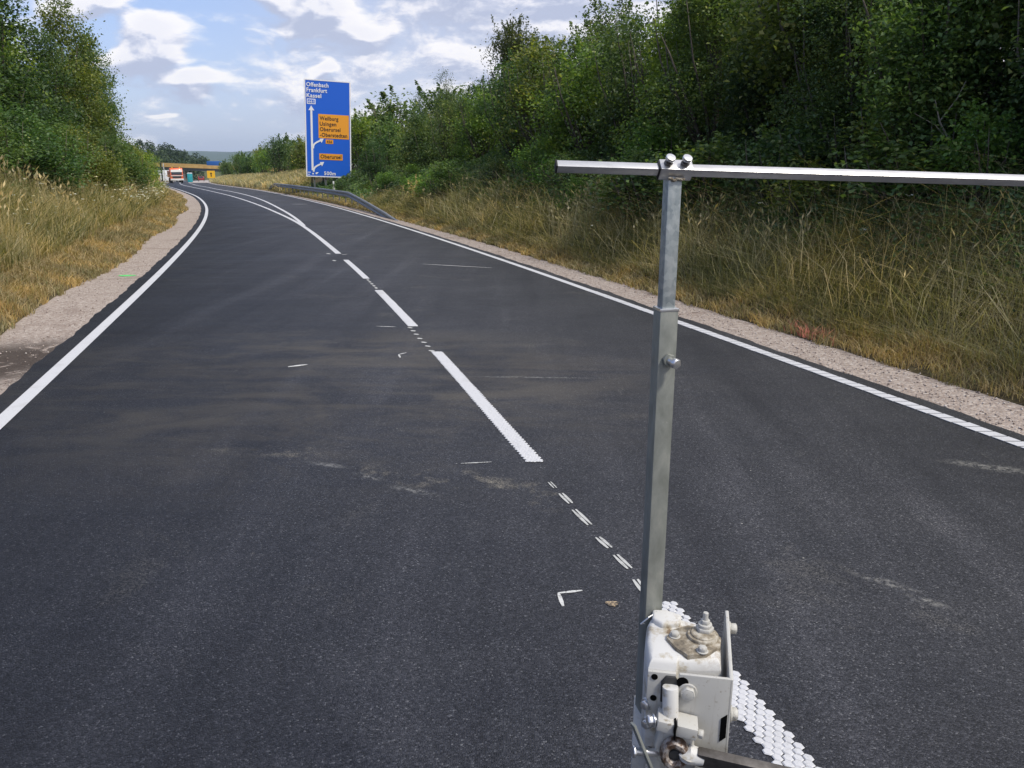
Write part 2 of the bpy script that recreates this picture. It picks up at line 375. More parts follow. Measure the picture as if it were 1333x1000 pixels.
def f_rail(t, P):
    n = t.noise(t.scalev(P, .4, .4, 3), 3, 5, .6)
    return {'Base Color': t.ramp(n, [(.3, (.16, .165, .165)), (.6, (.27, .275, .275)), (.8, (.19, .16, .13))])}
mat('rail_steel', rough=.5, metal=.55, fn=f_rail)
mat('white_plastic', (.78, .78, .76), .5); mat('black_plastic', (.015, .015, .016), .5)
def f_conc(t, P):
    n = t.noise(P, .8, 6, .65)
    return {'Base Color': t.ramp(n, [(.3, (.33, .32, .29)), (.7, (.47, .45, .41))])}
mat('concrete', rough=.85, fn=f_conc); mat('beam_dark', (.07, .075, .075), .7)
mat('bridge_yellow', (.60, .36, .10), .6, fn=lambda t, P: {'Base Color': t.ramp(t.noise(P, .6, 4), [(.35, (.52, .30, .09)), (.65, (.66, .43, .15))])})
mat('truck_orange', (.72, .115, .02), .4, coat=.4); mat('truck_white', (.74, .72, .68), .4); mat('glass_dark', (.02, .025, .03), .08, spec=.8)
mat('rubber', (.018, .018, .018), .8); mat('chassis', (.03, .03, .03), .6); mat('car_red', (.22, .02, .018), .35, coat=.5)
mat('van_white', (.76, .77, .78), .35, coat=.5); mat('lamp', (.75, .74, .70), .15); mat('tail_red', (.45, .01, .01), .3)
mat('turquoise', (.02, .32, .36), .5); mat('toilet_roof', (.60, .68, .68), .5); mat('lorry_blue', (.025, .13, .42), .5)
mat('beacon_red', (.66, .06, .03), .5); mat('board_yellow', (.82, .46, .02), .5)
mat('pole_dark', (.035, .035, .04), .5); mat('pole_pale', (.55, .55, .52), .5)

# ------------------------------------------------------------------ road geometry (metres, from above)
def pchip(xs, ys):
    xs = np.array(xs, float); ys = np.array(ys, float); h = np.diff(xs); dl = np.diff(ys) / h
    m = np.empty_like(xs); m[0] = dl[0]; m[-1] = dl[-1]
    for i in range(1, len(xs) - 1):
        m[i] = 0 if dl[i - 1] * dl[i] <= 0 else (h[i - 1] + h[i]) / (h[i - 1] / dl[i] * 1 + h[i] / dl[i - 1] * 1) if True else 0
    def f(x):
        x = np.asarray(x, float); i = np.clip(np.searchsorted(xs, x) - 1, 0, len(xs) - 2)
        t = (x - xs[i]) / h[i]; tt = np.clip(t, 0, 1)
        y = (2 * tt**3 - 3 * tt**2 + 1) * ys[i] + (tt**3 - 2 * tt**2 + tt) * h[i] * m[i] + (-2 * tt**3 + 3 * tt**2) * ys[i + 1] + (tt**3 - tt**2) * h[i] * m[i + 1]
        return y + np.where(t > 1, (t - 1) * h[i] * m[-1], 0) + np.where(t < 0, t * h[i] * m[0], 0)
    return f
X_left = pchip([-30, -10, 0, 3, 6, 10, 15, 20, 30, 40, 60, 80, 100, 120, 150, 190, 240, 330, 450],
               [4.0, -.2, -2.47, -3.21, -4.02, -5.13, -6.56, -8.05, -11.22, -14.69, -22.55, -31.44, -40.6, -49.6, -62.2, -78.2, -97, -128, -166])
X_cen = pchip([-30, -10, 0, 3, 6, 10, 15, 20, 30, 40, 60, 80, 100, 120, 150, 190, 240, 330, 450],
              [8.4, 3.95, 1.55, .80, -.06, -1.22, -2.73, -4.33, -7.70, -11.53, -19.82, -28.82, -37.9, -46.8, -59.3, -75.2, -94, -125, -163])
X_sec = pchip([28, 32, 44.3, 57.7, 72.5, 81.7, 87, 103, 120, 150, 190, 240, 330, 450],
              [-6.98, -8.25, -12.54, -17.56, -23.75, -27.9, -30.4, -37.4, -44.9, -57.2, -73.2, -92, -123, -161])
X_right = pchip([-30, -10, 0, 3, 6, 10, 15, 20, 30, 40, 60, 80, 100, 120, 150, 190, 240, 330, 450],
                [12.9, 8.0, 5.45, 4.58, 3.58, 2.27, .69, -.94, -4.33, -7.89, -15.6, -23.84, -32.6, -41.2, -53.5, -69, -87.5, -118, -156])
def sp_(t, w_): return .5 * (t + np.hypot(t, w_))
def zr(Y):
    Y = np.asarray(Y, float)
    z = -.0135 * (sp_(Y - 8, 6) - sp_(-8, 6)) - .009 * (sp_(Y - 90, 30) - sp_(-90, 30))
    return np.maximum(z, -9.0)
def sec(f, Y):
    s = (f(np.asarray(Y) + .5) - f(np.asarray(Y) - .5)); return np.sqrt(1 + s * s)
def off(f, Y, d): return f(Y) + d * sec(f, Y)
def X_gl(Y): return off(X_left, Y, -1.05 - .12 * np.sin(np.asarray(Y) * .55 + 1))
def X_gr(Y): return off(X_right, Y, .92 - .004 * np.clip(np.asarray(Y), 0, 60))
rng = np.random.default_rng(7)
def wob(x, y, k=1.0, s=0.):
    return (np.sin(x * 1.3 * k + y * .7 * k + s) + np.sin(-x * .6 * k + y * 1.9 * k + 2.1 + s) + .6 * np.sin(x * 2.9 * k - y * 2.3 * k + 4 + s)) / 2.6
def bank_r(d, Y):
    k = .45 + .55 * (1 - np.clip((np.asarray(Y) - 45) / 60, 0, 1))
    shelf = np.exp(-(((np.asarray(Y) - 58) / 13) ** 4))
    d = np.where(d < 12, np.maximum(np.minimum(d, .3), d - 2.0 * shelf * np.clip(d / 2.3, 0, 1)), d)
    h = np.interp(d, [0, .25, .7, 4.6, 12, 30, 200], [0, .03, .18, 2.45, 4.4, 5.2, 5.2])
    return h * k
def bank_l(d, Y):
    k = .35 + .65 * (1 - np.clip((np.asarray(Y) - 60) / 60, 0, 1))
    h = np.interp(d, [0, .25, 1.3, 5.5, 9, 30, 200], [0, .04, .20, 2.25, 2.9, 3.4, 3.4])
    return h * k
def ground_z(Y, d, side, X=None):
    b = bank_r(d, Y) if side > 0 else bank_l(d, Y)
    n = np.clip(d, 0, 3) / 3 * .14 * wob(d * 1.0, Y, .9) + .05 * np.clip(d * 3, 0, 1) * wob(d * 3, Y * 2.2, 1.1)
    return zr(Y) + b + n
def pt(side, Y, d):
    """world point on the bank: d metres beyond the gravel edge"""
    f = X_gr if side > 0 else X_gl
    x = off(f, Y, side * d); return np.array([x, Y, ground_z(Y, d, side)]) if np.ndim(Y) == 0 else np.stack([x, Y, ground_z(Y, d, side)], 1)

def build_ground():
    Ys = np.concatenate([np.arange(-40, 70, .5), np.arange(70, 150, 2.), np.arange(150, 460, 8.), np.geomspace(470, 9000, 24)])
    D = np.array([0, .12, .25, .45, .7, 1, 1.4, 1.9, 2.5, 3.1, 3.8, 4.6, 5.6, 7, 9, 12, 17, 25, 40, 80, 160, 400, 1000, 2500, 6000])
    rows = []
    for Y in Ys:
        yy = np.full(len(D), Y); sc_ = 1.0
        L = np.stack([X_gl(Y) - D * sec(X_gl, Y), yy, ground_z(yy, D, -1)], 1)[::-1]
        Rr = np.stack([X_gr(Y) + D * sec(X_gr, Y), yy, ground_z(yy, D, 1)], 1)
        L[-1, 2] = zr(Y) - .045; Rr[0, 2] = zr(Y) - .045
        a, b = X_gl(Y) + .3, X_gr(Y) - .3
        mid = np.array([[a, Y, zr(Y) - .06], [b, Y, zr(Y) - .06]])
        if Y > 460:
            for q in (L, Rr, mid): q[:, 2] = np.minimum(q[:, 2], -5) - min((Y - 460) * .004, 6)
        rows.append(np.concatenate([L, mid, Rr]))
    V = np.concatenate(rows); n = len(rows[0]); m = len(rows)
    i, j = np.meshgrid(np.arange(m - 1), np.arange(n - 1), indexing='ij'); a = (i * n + j).ravel()
    F = np.stack([a, a + 1, a + n + 1, a + n], 1)
    o = np_mesh('ground', V, F, MAT['soil']); o.data.shade_smooth()
    o.data.materials.append(MAT['far_ground'])
    yc = V[F[:, 0], 1]; mi = (yc > 300).astype(np.int32); o.data.polygons.foreach_set('material_index', mi)
    tag(o, kind='structure', label='grassy cutting ground on both sides of the road, rising to banks'); return o
build_ground()

def ribbon(f0, f1, Y0, Y1, dz, step=.5, thick=0.):
    n = max(2, int((Y1 - Y0) / step) + 1)
    Y = np.linspace(Y0, Y1, n); a = np.stack([f0(Y), Y, zr(Y) + dz], 1); b = np.stack([f1(Y), Y, zr(Y) + dz], 1)
    V = np.concatenate([a, b]); i = np.arange(n - 1); F = np.stack([i, i + n, i + n + 1, i + 1], 1)
    if thick:                                    # vertical edges for a layer of real thickness
        k = len(V); V = np.concatenate([V, V - (0, 0, thick)])
        e0 = np.stack([i, i + 1, i + 1 + k, i + k], 1); e1 = np.stack([i + n + 1, i + n, i + n + k, i + n + 1 + k], 1)
        F = np.concatenate([F, e0, e1, [[0, k, k + n, n]], [[n - 1, 2 * n - 1, k + 2 * n - 1, k + n - 1]]])
    return V, F
rag = lambda Y: .014 * np.sin(np.asarray(Y) * 2.1) + .010 * np.sin(np.asarray(Y) * 6.7 + 1) + .008 * np.sin(np.asarray(Y) * 15.1 + 2)
aL = lambda Y: off(X_left, Y, -.26 + rag(Y)); aR = lambda Y: off(X_right, Y, .23 - rag(np.asarray(Y) + 40))
V, F = ribbon(aL, aR, -35, 450, 0, .1, .04)
road = np_mesh('road', V, F, MAT['asphalt']); tag(road, kind='structure', label='freshly laid dark asphalt road curving left between the banks')
V, F = ribbon(lambda Y: off(X_gl, Y, -.22), lambda Y: off(aL, Y, .1), -35, 450, -.018)
tag(np_mesh('gravel_shoulder', V, F, MAT['gravel']), kind='structure', label='pinkish gravel shoulder strip left of the road')
V, F = ribbon(lambda Y: off(aR, Y, -.1), lambda Y: off(X_gr, Y, .18), -35, 450, -.018)
tag(np_mesh('gravel_shoulder', V, F, MAT['gravel']), kind='structure', label='pinkish gravel shoulder strip right of the road')

V, F = ribbon(lambda Y: off(X_cen, Y, 2.0), lambda Y: off(X_right, Y, 3.5), 186, 440, .012, 4)
tag(np_mesh('gravel_lane', V, F, MAT['pale_gravel']), kind='structure', label='pale unsurfaced lane beyond the far end of the new asphalt')

# ------------------------------------------------------------------ painted lines (parts of the road)
PZ = .004
def merge(parts):
    Vs, Fs, k = [], [], 0
    for V, F in parts: Vs.append(V); Fs.append(np.asarray(F) + k); k += len(V)
    return np.concatenate(Vs), np.concatenate(Fs)
def blob_rows(f, Y0, Y1, width, cols, pitch, size, dz, hgt=.003, jit=.15):
    """agglomerate marking: rows of thick paint blobs, every second row shifted"""
    out = []; Y = Y0; r = 0; rg = random.Random(3)
    while Y < Y1:
        for c in range(cols):
            o = ((c + .5) / cols - .5) * width + (.25 if r % 2 else -.25) * width / cols
            x = float(off(f, Y, o)) + rg.uniform(-jit, jit) * size; y = Y + rg.uniform(-jit, jit) * size; bs_ = size * rg.uniform(.94, 1.04)
            z = float(zr(y)) + dz; n = 7; ph = rg.uniform(0, 1); sl = float(f(Y + .5) - f(Y - .5))
            ring = []
            for k in range(6):
                a = 2 * math.pi * k / 6 + math.pi / 6; ru = bs_ * rg.uniform(.93, 1.07)
                ring.append((x + ru * math.cos(a) + sl * ru * math.sin(a), y + ru * math.sin(a)))
            n = 6
            Vb = np.array([(px, py, z) for px, py in ring] + [(x + (px - x) * .80, y + (py - y) * .80, z + hgt) for px, py in ring] + [(x, y, z + hgt * 1.1)])
            Fb = [(k, (k + 1) % n, n + (k + 1) % n, n + k) for k in range(n)] + [(n + k, n + (k + 1) % n, 2 * n, 2 * n) for k in range(n)]
            out.append((Vb, Fb))
        Y += pitch; r += 1
    return out
def tri_fix(V, F):
    return V, [tuple(dict.fromkeys(f)) for f in F]
def py_mesh(name, V, F, mat_, parent):
    me = bpy.data.meshes.new(name); me.from_pydata([tuple(v) for v in V], [], [tuple(dict.fromkeys(map(int, f))) for f in F])
    return link(name, me, mat_, parent)
def line(name, f, Y0, Y1, wd, label=None, blobs=False, size=.018, cols=5):
    parts = [ribbon(lambda Y: off(f, Y, -wd / 2), lambda Y: off(f, Y, wd / 2), Y0, Y1, PZ, .5)]
    if blobs: parts += blob_rows(f, Y0, min(Y1, blobs), wd + .01, cols, size * 1.5, size, PZ + .0005, .003)
    V, F = merge(parts); o = py_mesh(name, V, F, MAT['road_paint'], road)
    if label: o['label'] = label
    return o
line('edge_line', X_left, -20, 445, .128, 'white edge line along the left of the road')
# right edge line: transverse blocks near the camera, plain further on
parts = []; y = 1.0; rg = random.Random(5)
while y < 13:
    L = .074 + .004 * y
    parts.append(ribbon(lambda Y: off(X_right, Y, -.062 + rg.uniform(-.004, .004)), lambda Y: off(X_right, Y, .062 + rg.uniform(-.004, .004)), y, y + L, PZ + .004, 1, .004)); y += L + .017
parts.append(ribbon(lambda Y: off(X_right, Y, -.06), lambda Y: off(X_right, Y, .06), -20, 445, PZ, .5))
parts[-1] = ribbon(lambda Y: off(X_right, Y, -.06), lambda Y: off(X_right, Y, .06), 12.9, 445, PZ, .5)
V, F = merge(parts); o = py_mesh('edge_line', V, F, MAT['road_paint'], road); o['label'] = 'thinner ribbed white edge line along the right of the road'
line('lane_dash', X_cen, 5.26, 8.62, .100, 'nearest long white dash of the centre line', blobs=8.62, size=.016)
line('lane_dash', X_cen, 10.1, 13.2, .105, 'second white dash of the centre line', blobs=13.2, size=.017)
line('lane_dash', X_cen, 14.65, 17.8, .11, 'third, short-looking white dash of the centre line')
line('lane_line', X_cen, 19.15, 445, .13, 'solid white line carrying on from the dashes')
line('lane_line', X_sec, 29, 445, .13, 'second solid white line splitting off to the right')
V, F = merge(blob_rows(X_cen, 1.2, 3.40, .138, 4, .0300, .0196, PZ, .0035, .05))
o = py_mesh('dotted_line', V, F, MAT['road_paint'], road); o['label'] = 'near strip of fresh white paint dots, four across, beside the pointer'
def stroke(x0, y0, x1, y1, wd, name='chalk_mark', m_='chalk', label=None):
    a = np.array([x0, y0]); b = np.array([x1, y1]); t = (b - a) / np.linalg.norm(b - a); nrm = np.array([-t[1], t[0]]) * wd / 2
    n = 7; V = []
    rgq = random.Random(int((x0 * 37 + y0 * 91) * 100))
    for k in range(n):
        s = k / (n - 1); p = a + (b - a) * s; q = nrm * (math.sin(math.pi * min(max(s, .07), .93)) ** .45) * rgq.uniform(.85, 1.1)
        for sg in (-1, 1): V.append((*(p + sg * q), float(zr(p[1])) + PZ))
    F = [(2 * k, 2 * k + 1, 2 * k + 3, 2 * k + 2) for k in range(n - 1)]
    o = py_mesh(name, V, F, MAT[m_], road)
    if label: o['label'] = label
def ungr(x, y):   # photo point on the road -> metres, used for chalk strokes and stains lying on the road
    u = (x - 666.5) / 1060; v = (y - 500) / 1060; D = math.sin(R(15.5)) + v * math.cos(R(15.5)); Fw = math.cos(R(15.5)) - v * math.sin(R(15.5))
    lo, hi = .5, 400
    for _ in range(50):
        md = (lo + hi) / 2
        if CAM_H - D / Fw * md - float(zr(md)) > 0: lo = md
        else: hi = md
    return u * lo / Fw, lo
# pre-marking strokes: pairs in the gaps between the dashes, each about 15 cm long
def pair(p, q, gap=.0115, wd=.019, n=2):
    (xa, ya), (xb, yb) = p, q; l = math.hypot(xb - xa, yb - ya); nx, ny = -(yb - ya) / l, (xb - xa) / l
    for s_ in ((-gap, gap) if n == 2 else (0,)): stroke(xa + nx * s_, ya + ny * s_, xb + nx * s_, yb + ny * s_, wd, 'premark', 'premark')
for k, (p, q) in enumerate([((715, 628), (723, 636)), ((730, 643), (743, 656)), ((747, 664), (768, 684)), ((778, 700), (794, 714)), ((801, 723), (820, 741)), ((827, 755), (842, 775))]):
    pair(ungr(*p), ungr(*q), .0115 if k else .009, .020 if k else .010)
for (px_, py_) in [(534, 427), (538, 431), (542, 435.5), (546.5, 441), (552, 446), (557, 451), (562, 457)]:
    xa, ya = ungr(px_, py_); pair((xa - .03, ya + .02), (xa + .03, ya - .03), 0, .05, 1)
for k in range(5):
    Ya = 13.4 + k * .25; pair((float(X_cen(Ya)), Ya), (float(X_cen(Ya + .14)), Ya + .14), 0, .05, 1)
for p0, p1, wd in [((726, 773), (758, 769.5), .018), ((727, 773), (733, 790), .022), ((490, 425), (515, 426), .025), ((519, 462), (529, 459.5), .02), ((519, 462), (521, 466), .02),
                   ((375, 478), (400, 475), .05), ((600, 604), (640, 602), .012), 
                   ((445, 332), (452, 331), .03), ((425, 330), (430, 331), .06), ((433, 339), (437, 340), .06), ((380, 266), (400, 266), .15), ((550, 344), (640, 349), .04)]:
    stroke(*ungr(*p0), *ungr(*p1), wd)
x, y = ungr(797, 787)
V = [(x + .028 * math.cos(a) * (1 + .3 * math.sin(3 * a)), y + .03 * math.sin(a) * (1 + .25 * math.cos(2 * a)), float(zr(y)) + PZ) for a in np.linspace(0, 6.28, 16)[:-1]]
py_mesh('sand_spot', V, [tuple(range(15))], MAT['sand'], road)
x, y = ungr(165, 358)
V = [(x + .16 * math.cos(a) * (1 + .2 * math.sin(3 * a)), y + .10 * math.sin(a), float(zr(y)) - .012) for a in np.linspace(0, 6.28, 14)[:-1]]
o = py_mesh('spray_mark', V, [tuple(range(13))], MAT['spray_green'], road); o['label'] = 'small green spray paint dot on the left gravel'

# ------------------------------------------------------------------ guide pointer in front of the camera
def build_pointer():
    P0 = Vector((.345, 1.76, 0))
    t = thing('guide_pointer', 'galvanised steel guide pointer with cross bar on a white cast gearbox, close to the camera', 'pointer', (P0.x, P0.y, float(zr(1.76))))
    a = R(12); Rx = Vector((math.cos(a), math.sin(a), 0)); Nx = Vector((math.sin(a), -math.cos(a), 0)); Z = Vector((0, 0, 1))
    b = R(-10); Rb = Vector((math.cos(b), math.sin(b), 0)); Nb = Vector((math.sin(b), -math.cos(b), 0))
    O = P0 - Nx * .021                          # pole axis
    W = lambda r, n, z: P0 + Rb * r + Nb * n + Z * z
    g, og = MAT['galvanised'], MAT['weathered_galvanised']
    up = MB()
    # upper tube: hollow look given by a slightly proud lip at the junction
    up.sq(O + Z * 1.55, O + Z * 1.962, .031, .031, Nx); up_o = up.build('upper_tube', g, t, .0035)
    lt = MB(); lt.sq(O + Z * .16, O + Z * 1.681, .043, .043, Nx); lo = lt.build('lower_tube', og, t, .004)
    lp = MB(); lp.sq(O + Z * 1.676, O + Z * 1.6825, .0445, .0445, Nx); lp.build('rim', MAT['bright_steel'], lo, .001)
    # guide wheel below the picture: fork and tyre carry the pole on the road
    fk = MB()
    for s in (-.028, .028): fk.box(O + Rx * s + Z * .13, (.006, .05, .16), Matrix.Rotation(a, 3, 'Z'))
    fk.build('fork', og, t, .001)
    wh = MB(); zc = float(zr(1.78)) + .07; wh.cyl(O + Rx * -.018 + Z * zc, O + Rx * .018 + Z * zc, .07, n=28); wo = wh.build('wheel', MAT['rubber'], t, .008)
    hb = MB(); hb.cyl(O + Rx * -.034 + Z * zc, O + Rx * .034 + Z * zc, .014, n=12); hb.build('axle', MAT['bright_steel'], wo)
    # cross bar lying on edge (diamond) in a welded collar
    c6 = R(6.5); Bx = Vector((math.cos(c6), math.sin(c6), -.030)).normalized(); Bn = Vector((math.sin(c6), -math.cos(c6), 0))
    C = O + Z * 1.976 + Nx * .006
    upd = (Z * .76 + Bn * .65).normalized()
    br = MB(); br.sq(C + Bx * -.252, C + Bx * 1.02, .0185, .0185, upd); bro = br.build('cross_bar', MAT['bar_steel'], t, .0015)
    ec = MB(); ec.sq(C + Bx * -.2545, C + Bx * -.2505, .0205, .0205, upd); ec.build('end_cap', MAT['rubber'], bro, .001)
    cl = MB(); cl.sq(C + Bx * -.034, C + Bx * .037, .031, .031, upd); clo = cl.build('collar', MAT['bar_steel'], t, .003)
    rb_ = MB(); rb_.sq(C + Bx * -.0365, C + Bx * -.0335, .027, .027, upd); rb_.build('seal', MAT['rubber'], clo)
    wd = MB()
    rg = random.Random(2)
    for k in range(9):
        p = O + Nx * .017 + Rx * (-.015 + k * .0038) + Z * (1.957 + rg.uniform(-.002, .002)); wd.cyl(p, p + Nx * .004 + Rx * .003, .0035, .002, 8)
    wd.build('weld', MAT['grimy_metal'], clo, 0, smooth=True)
    def bolt(p, ax, r, h, nut=True, mt='bright_steel', shank=.0, name='bolt', parent=t):
        ax = Vector(ax).normalized(); p = Vector(p); m_ = MB()
        q = p
        if shank: m_.cyl(q, q + ax * shank, r * .58, n=14); q = q + ax * shank
        if nut: m_.cyl(q, q + ax * r * .25, r * 1.25, n=18); q = q + ax * r * .25
        m_.cyl(q, q + ax * h, r, r, 6); q2 = q + ax * h
        m_.cyl(q2, q2 + ax * h * .12, r * .78, r * .6, 18)
        return m_.build(name, MAT[mt], parent, r * .08, 1)
    lean = (upd + Bx * .12 - Z * .0).normalized()
    for s in (-.017, .019):
        p = C + Bx * s + upd * .0155
        nn = MB(); nn.cyl(p, p + lean * .006, .0095, n=6); nn.cyl(p + lean * .006, p + lean * .012, .0055, n=12)
        bo = nn.build('bolt', MAT['dark_steel'], t, .0005, 1)
        hd = MB(); hd.cyl(p + lean * .012, p + lean * .0195, .0102, n=24); hd.build('bolt_head', MAT['bright_steel'], bo, .0015)
    # clamping bolt on the lower tube
    bp = O + Nx * .0215 + Rx * .002 + Z * 1.568
    wn = MB(); wn.cyl(bp, bp + Nx * .010, .0155, n=6); bo = wn.build('clamp_nut', og, t, .001, 1)
    sh = MB(); ax = (Nx * .93 + Rx * .28 - Z * .12).normalized(); sh.cyl(bp + Nx * .008, bp + Nx * .008 + ax * .016, .0075, n=12); sh.cyl(bp + Nx * .008 + ax * .014, bp + Nx * .008 + ax * .026, .0125, n=6); sh.cyl(bp + Nx * .008 + ax * .026, bp + Nx * .008 + ax * .0275, .0105, .009, 18)
    sh.build('bolt', MAT['bright_steel'], bo, .0008, 1)
    # ---- cast housing (rounded left flank, open notch towards the right)
    cp, mp = MAT['cast_paint'], MAT['machine_paint']
    hs = MB()
    prof = [(-.016, .035), (-.010, .012), (.01, -.004), (.05, -.002), (.10, .02), (.148, .05), (.155, .10), (.15, .165), (.10, .175), (.055, .176), (.052, .186), (-.010, .186), (-.014, .16), (-.019, .12)]
    # outline seen from above, extruded down
    hs.prism(prof, P0, Rb, Nb, Z, .70, .905)
    n = len(prof); cx_, cy_ = .068, .09
    rings = [(z_, [(cx_ + (x_ - cx_) * k_, cy_ + (y_ - cy_) * k_) for x_, y_ in prof]) for z_, k_ in ((.9045, 1.0), (.915, .985), (.924, .95), (.930, .895), (.9325, .82))]
    vs = [W(x_, y_, z_ - .10 * max(0, y_ - .12) * (z_ > .906)) for z_, rg_ in rings for x_, y_ in rg_]
    hs.add(vs, [(j * n + i, j * n + (i + 1) % n, (j + 1) * n + (i + 1) % n, (j + 1) * n + i) for j in range(4) for i in range(n)] + [tuple(range(4 * n, 5 * n))])
    ho = hs.build('gearbox_housing', cp, t, .006, 3)
    # raised boss at the back of the housing and the seam below it
    bs = MB(); bs.prism([(-.004, .0), (.03, -.004), (.066, .012), (.062, .05), (.02, .062), (-.004, .04)], P0, Rb, Nb, Z, .92, .945); bs.build('boss', cp, ho, .008, 3)
    # loose tie wire at the back
    wi = MB(); wi.tube([W(-.022, .02, .915), W(-.03, .035, .922), W(-.012, .03, .938), W(.006, .012, .944), W(-.002, -.004, .93)], [.0018] * 5, 6); wi.build('tie_wire', MAT['bright_steel'], ho, 0, smooth=True)
    # flange with oily cap
    fl = MB(); fp = [(.028, .105), (.044, .07), (.080, .045), (.125, .05), (.154, .085), (.150, .118), (.118, .158), (.075, .168), (.05, .145)]
    fl.prism(fp, P0, Rb, Nb, Z, .918, .938); flo = fl.build('flange', MAT['grimy_metal'], t, .004)
    cp2 = MB(); c0 = W(.112, .09, .936); cp2.cyl(c0, c0 + Z * .009, .037, .035, 32); cp2.cyl(c0 + Z * .009, c0 + Z * .013, .029, .027, 32); cp2.build('cap', MAT['grimy_metal'], flo, .002)
    st = MB(); c1 = c0 + Z * .012 + Rb * .004 - Nb * .012
    st.cyl(c1, c1 + Z * .010, .021, n=6); st.cyl(c1 + Z * .010, c1 + Z * .018, .016, n=14); st.cyl(c1 + Z * .018, c1 + Z * .028, .011, n=6); st.cyl(c1 + Z * .028, c1 + Z * .046, .0062, n=12)
    st.build('stud', MAT['machine_paint'], flo, .001, 1)
    for (r_, n_, z_, rr) in [(.048, .100, .938, .0105), (.108, .150, .938, .0105)]:
        bolt(W(r_, n_, z_), Z, rr, .009, True, 'machine_paint', name='flange_bolt', parent=flo)
    # skirt of the flange above the dark gap
    sk = MB(); sk.prism([(.072, .150), (.146, .100), (.152, .118), (.120, .160), (.078, .172)], P0, Rb, Nb, Z, .86, .9185); sk.build('flange_skirt', MAT['grimy_metal'], flo, .003)
    # front plate of the housing with two holes
    fp_ = MB(); fp_.prism([(-.010, .905), (.052, .905), (.052, .80), (.02, .775), (.004, .80), (-.011, .835)], P0, Rb, Z, Nb, .186, .197); fpo = fp_.build('front_plate', mp, t, .0025)
    for (r_, z_) in [(.005, .893), (.005, .839)]:
        h_ = MB(); h_.cyl(W(r_, .1965, z_), W(r_, .1985, z_), .0072, n=18); h_.build('bolt_hole', MAT['hole'], fpo)
    lp_ = MB(); lp_.box(W(-.012, .19, .925), (.03, .03, .001), None)
    # lower left flange carrying two small bolts
    lf = MB(); lf.prism([(-.008, .83), (.03, .80), (.03, .60), (-.004, .60)], P0, Rb, Z, Nb, .165, .180); lfo = lf.build('side_flange', mp, t, .002)
    for (r_, z_) in [(-.004, .815), (.000, .765)]:
        bolt(W(r_, .18, z_), Nb * .8 - Rb * .45, .0115, .010, True, 'bright_steel', .008, parent=lfo)
    h_ = MB(); h_.cyl(W(.004, .18, .70), W(.004, .182, .70), .006, n=14); h_.build('bolt_hole', MAT['hole'], lfo)
    # channel bracket: front plate and right-hand plate, folded from one sheet
    ch = MB(); T = .0085
    ch.prism([(.058, .912), (.172, .912), (.172, .735), (.168, .62), (.10, .60), (.105, .70), (.085, .76), (.058, .80)], P0, Rb, Z, Nb, .198, .198 + T)
    ch.prism([(.010, .952), (.022, .972), (.036, .968), (.2065, .9115), (.2065, .62), (.010, .62)], P0 + Rb * .1645, Nb, Z, Rb, 0, T)
    cho = ch.build('channel_bracket', mp, t, .003)
    sl = MB(); sl.prism([(.153, .812), (.166, .824), (.166, .765), (.153, .752)], P0, Rb, Z, Nb, .2062, .2082); sl.build('slot', MAT['hole'], cho)
    sl2 = MB(); sl2.cyl(W(.066, .2055, .893), W(.066, .2082, .893), .0125, n=18); sl2.build('slot', MAT['hole'], cho)
    bolt(W(.078, .2068, .872), Nb, .0165, .011, True, 'machine_paint', parent=cho)
    bolt(W(.173, .03, .93), Rb, .013, .014, True, 'machine_paint', .002, parent=cho)
    bolt(W(.173, .17, .80), Rb, .015, .012, True, 'machine_paint', .003, parent=cho)
    # shaft, split clamp and ball joint
    sf = MB(); sf.cyl(W(.040, .215, .885), W(.044, .228, .80), .0175, n=24); sf.build('shaft', cp, t, .002)
    sh = MB(); sh.prism([(.02, .835), (.06, .835), (.06, .885), (.05, .90), (.03, .90), (.02, .885)], P0, Rb, Z, Nb, .196, .204); sh.build('shaft_pocket', MAT['chassis'], t, .002)
    ck = MB(); M = Matrix.Rotation(b, 3, 'Z') @ Matrix.Rotation(R(9), 3, 'Y')
    ck.box(W(.032, .235, .812), (.036, .05, .026), M); ck.box(W(.078, .235, .804), (.046, .05, .028), M); cko = ck.build('split_clamp', mp, t, .003)
    dk = MB(); dk.box(W(.053, .252, .806), (.004, .03, .036), Matrix.Rotation(b, 3, 'Z')); dk.build('clamp_slit', MAT['hole'], cko)
    bolt(W(.014, .24, .815), -Rb + Nb * .3, .0125, .012, True, 'bright_steel', .006, parent=cko)
    bolt(W(.102, .245, .797), Rb + Nb * .2, .010, .010, False, 'machine_paint', .002, parent=cko)
    hb = MB(); hb.prism([(.022, .795), (.092, .785), (.10, .735), (.088, .70), (.02, .70), (.012, .74)], P0, Rb, Z, Nb, .19, .235); hb.build('joint_block', mp, t, .008, 3)
    ey = MB(); cc = W(.056, .243, .738)
    ring = 24; mn = 10; vs, fs = [], []
    for i in range(ring):
        A = 2 * math.pi * i / ring
        for k in range(mn):
            B = 2 * math.pi * k / mn; rr = .022 + .011 * math.cos(B)
            vs.append(cc + Rb * (rr * math.cos(A)) + Z * (rr * math.sin(A) * 1.25) + Nb * (.015 * math.sin(B)))
    fs = [(i * mn + k, i * mn + (k + 1) % mn, ((i + 1) % ring) * mn + (k + 1) % mn, ((i + 1) % ring) * mn + k) for i in range(ring) for k in range(mn)]
    ey.add(vs, fs); eyo = ey.build('rod_eye', MAT['worn_joint'], t, 0, smooth=True)
    bl = MB(); bl.cyl(cc - Nb * .010, cc + Nb * .010, .015, .013, 18); bl.build('ball', MAT['chassis'], eyo, .003)
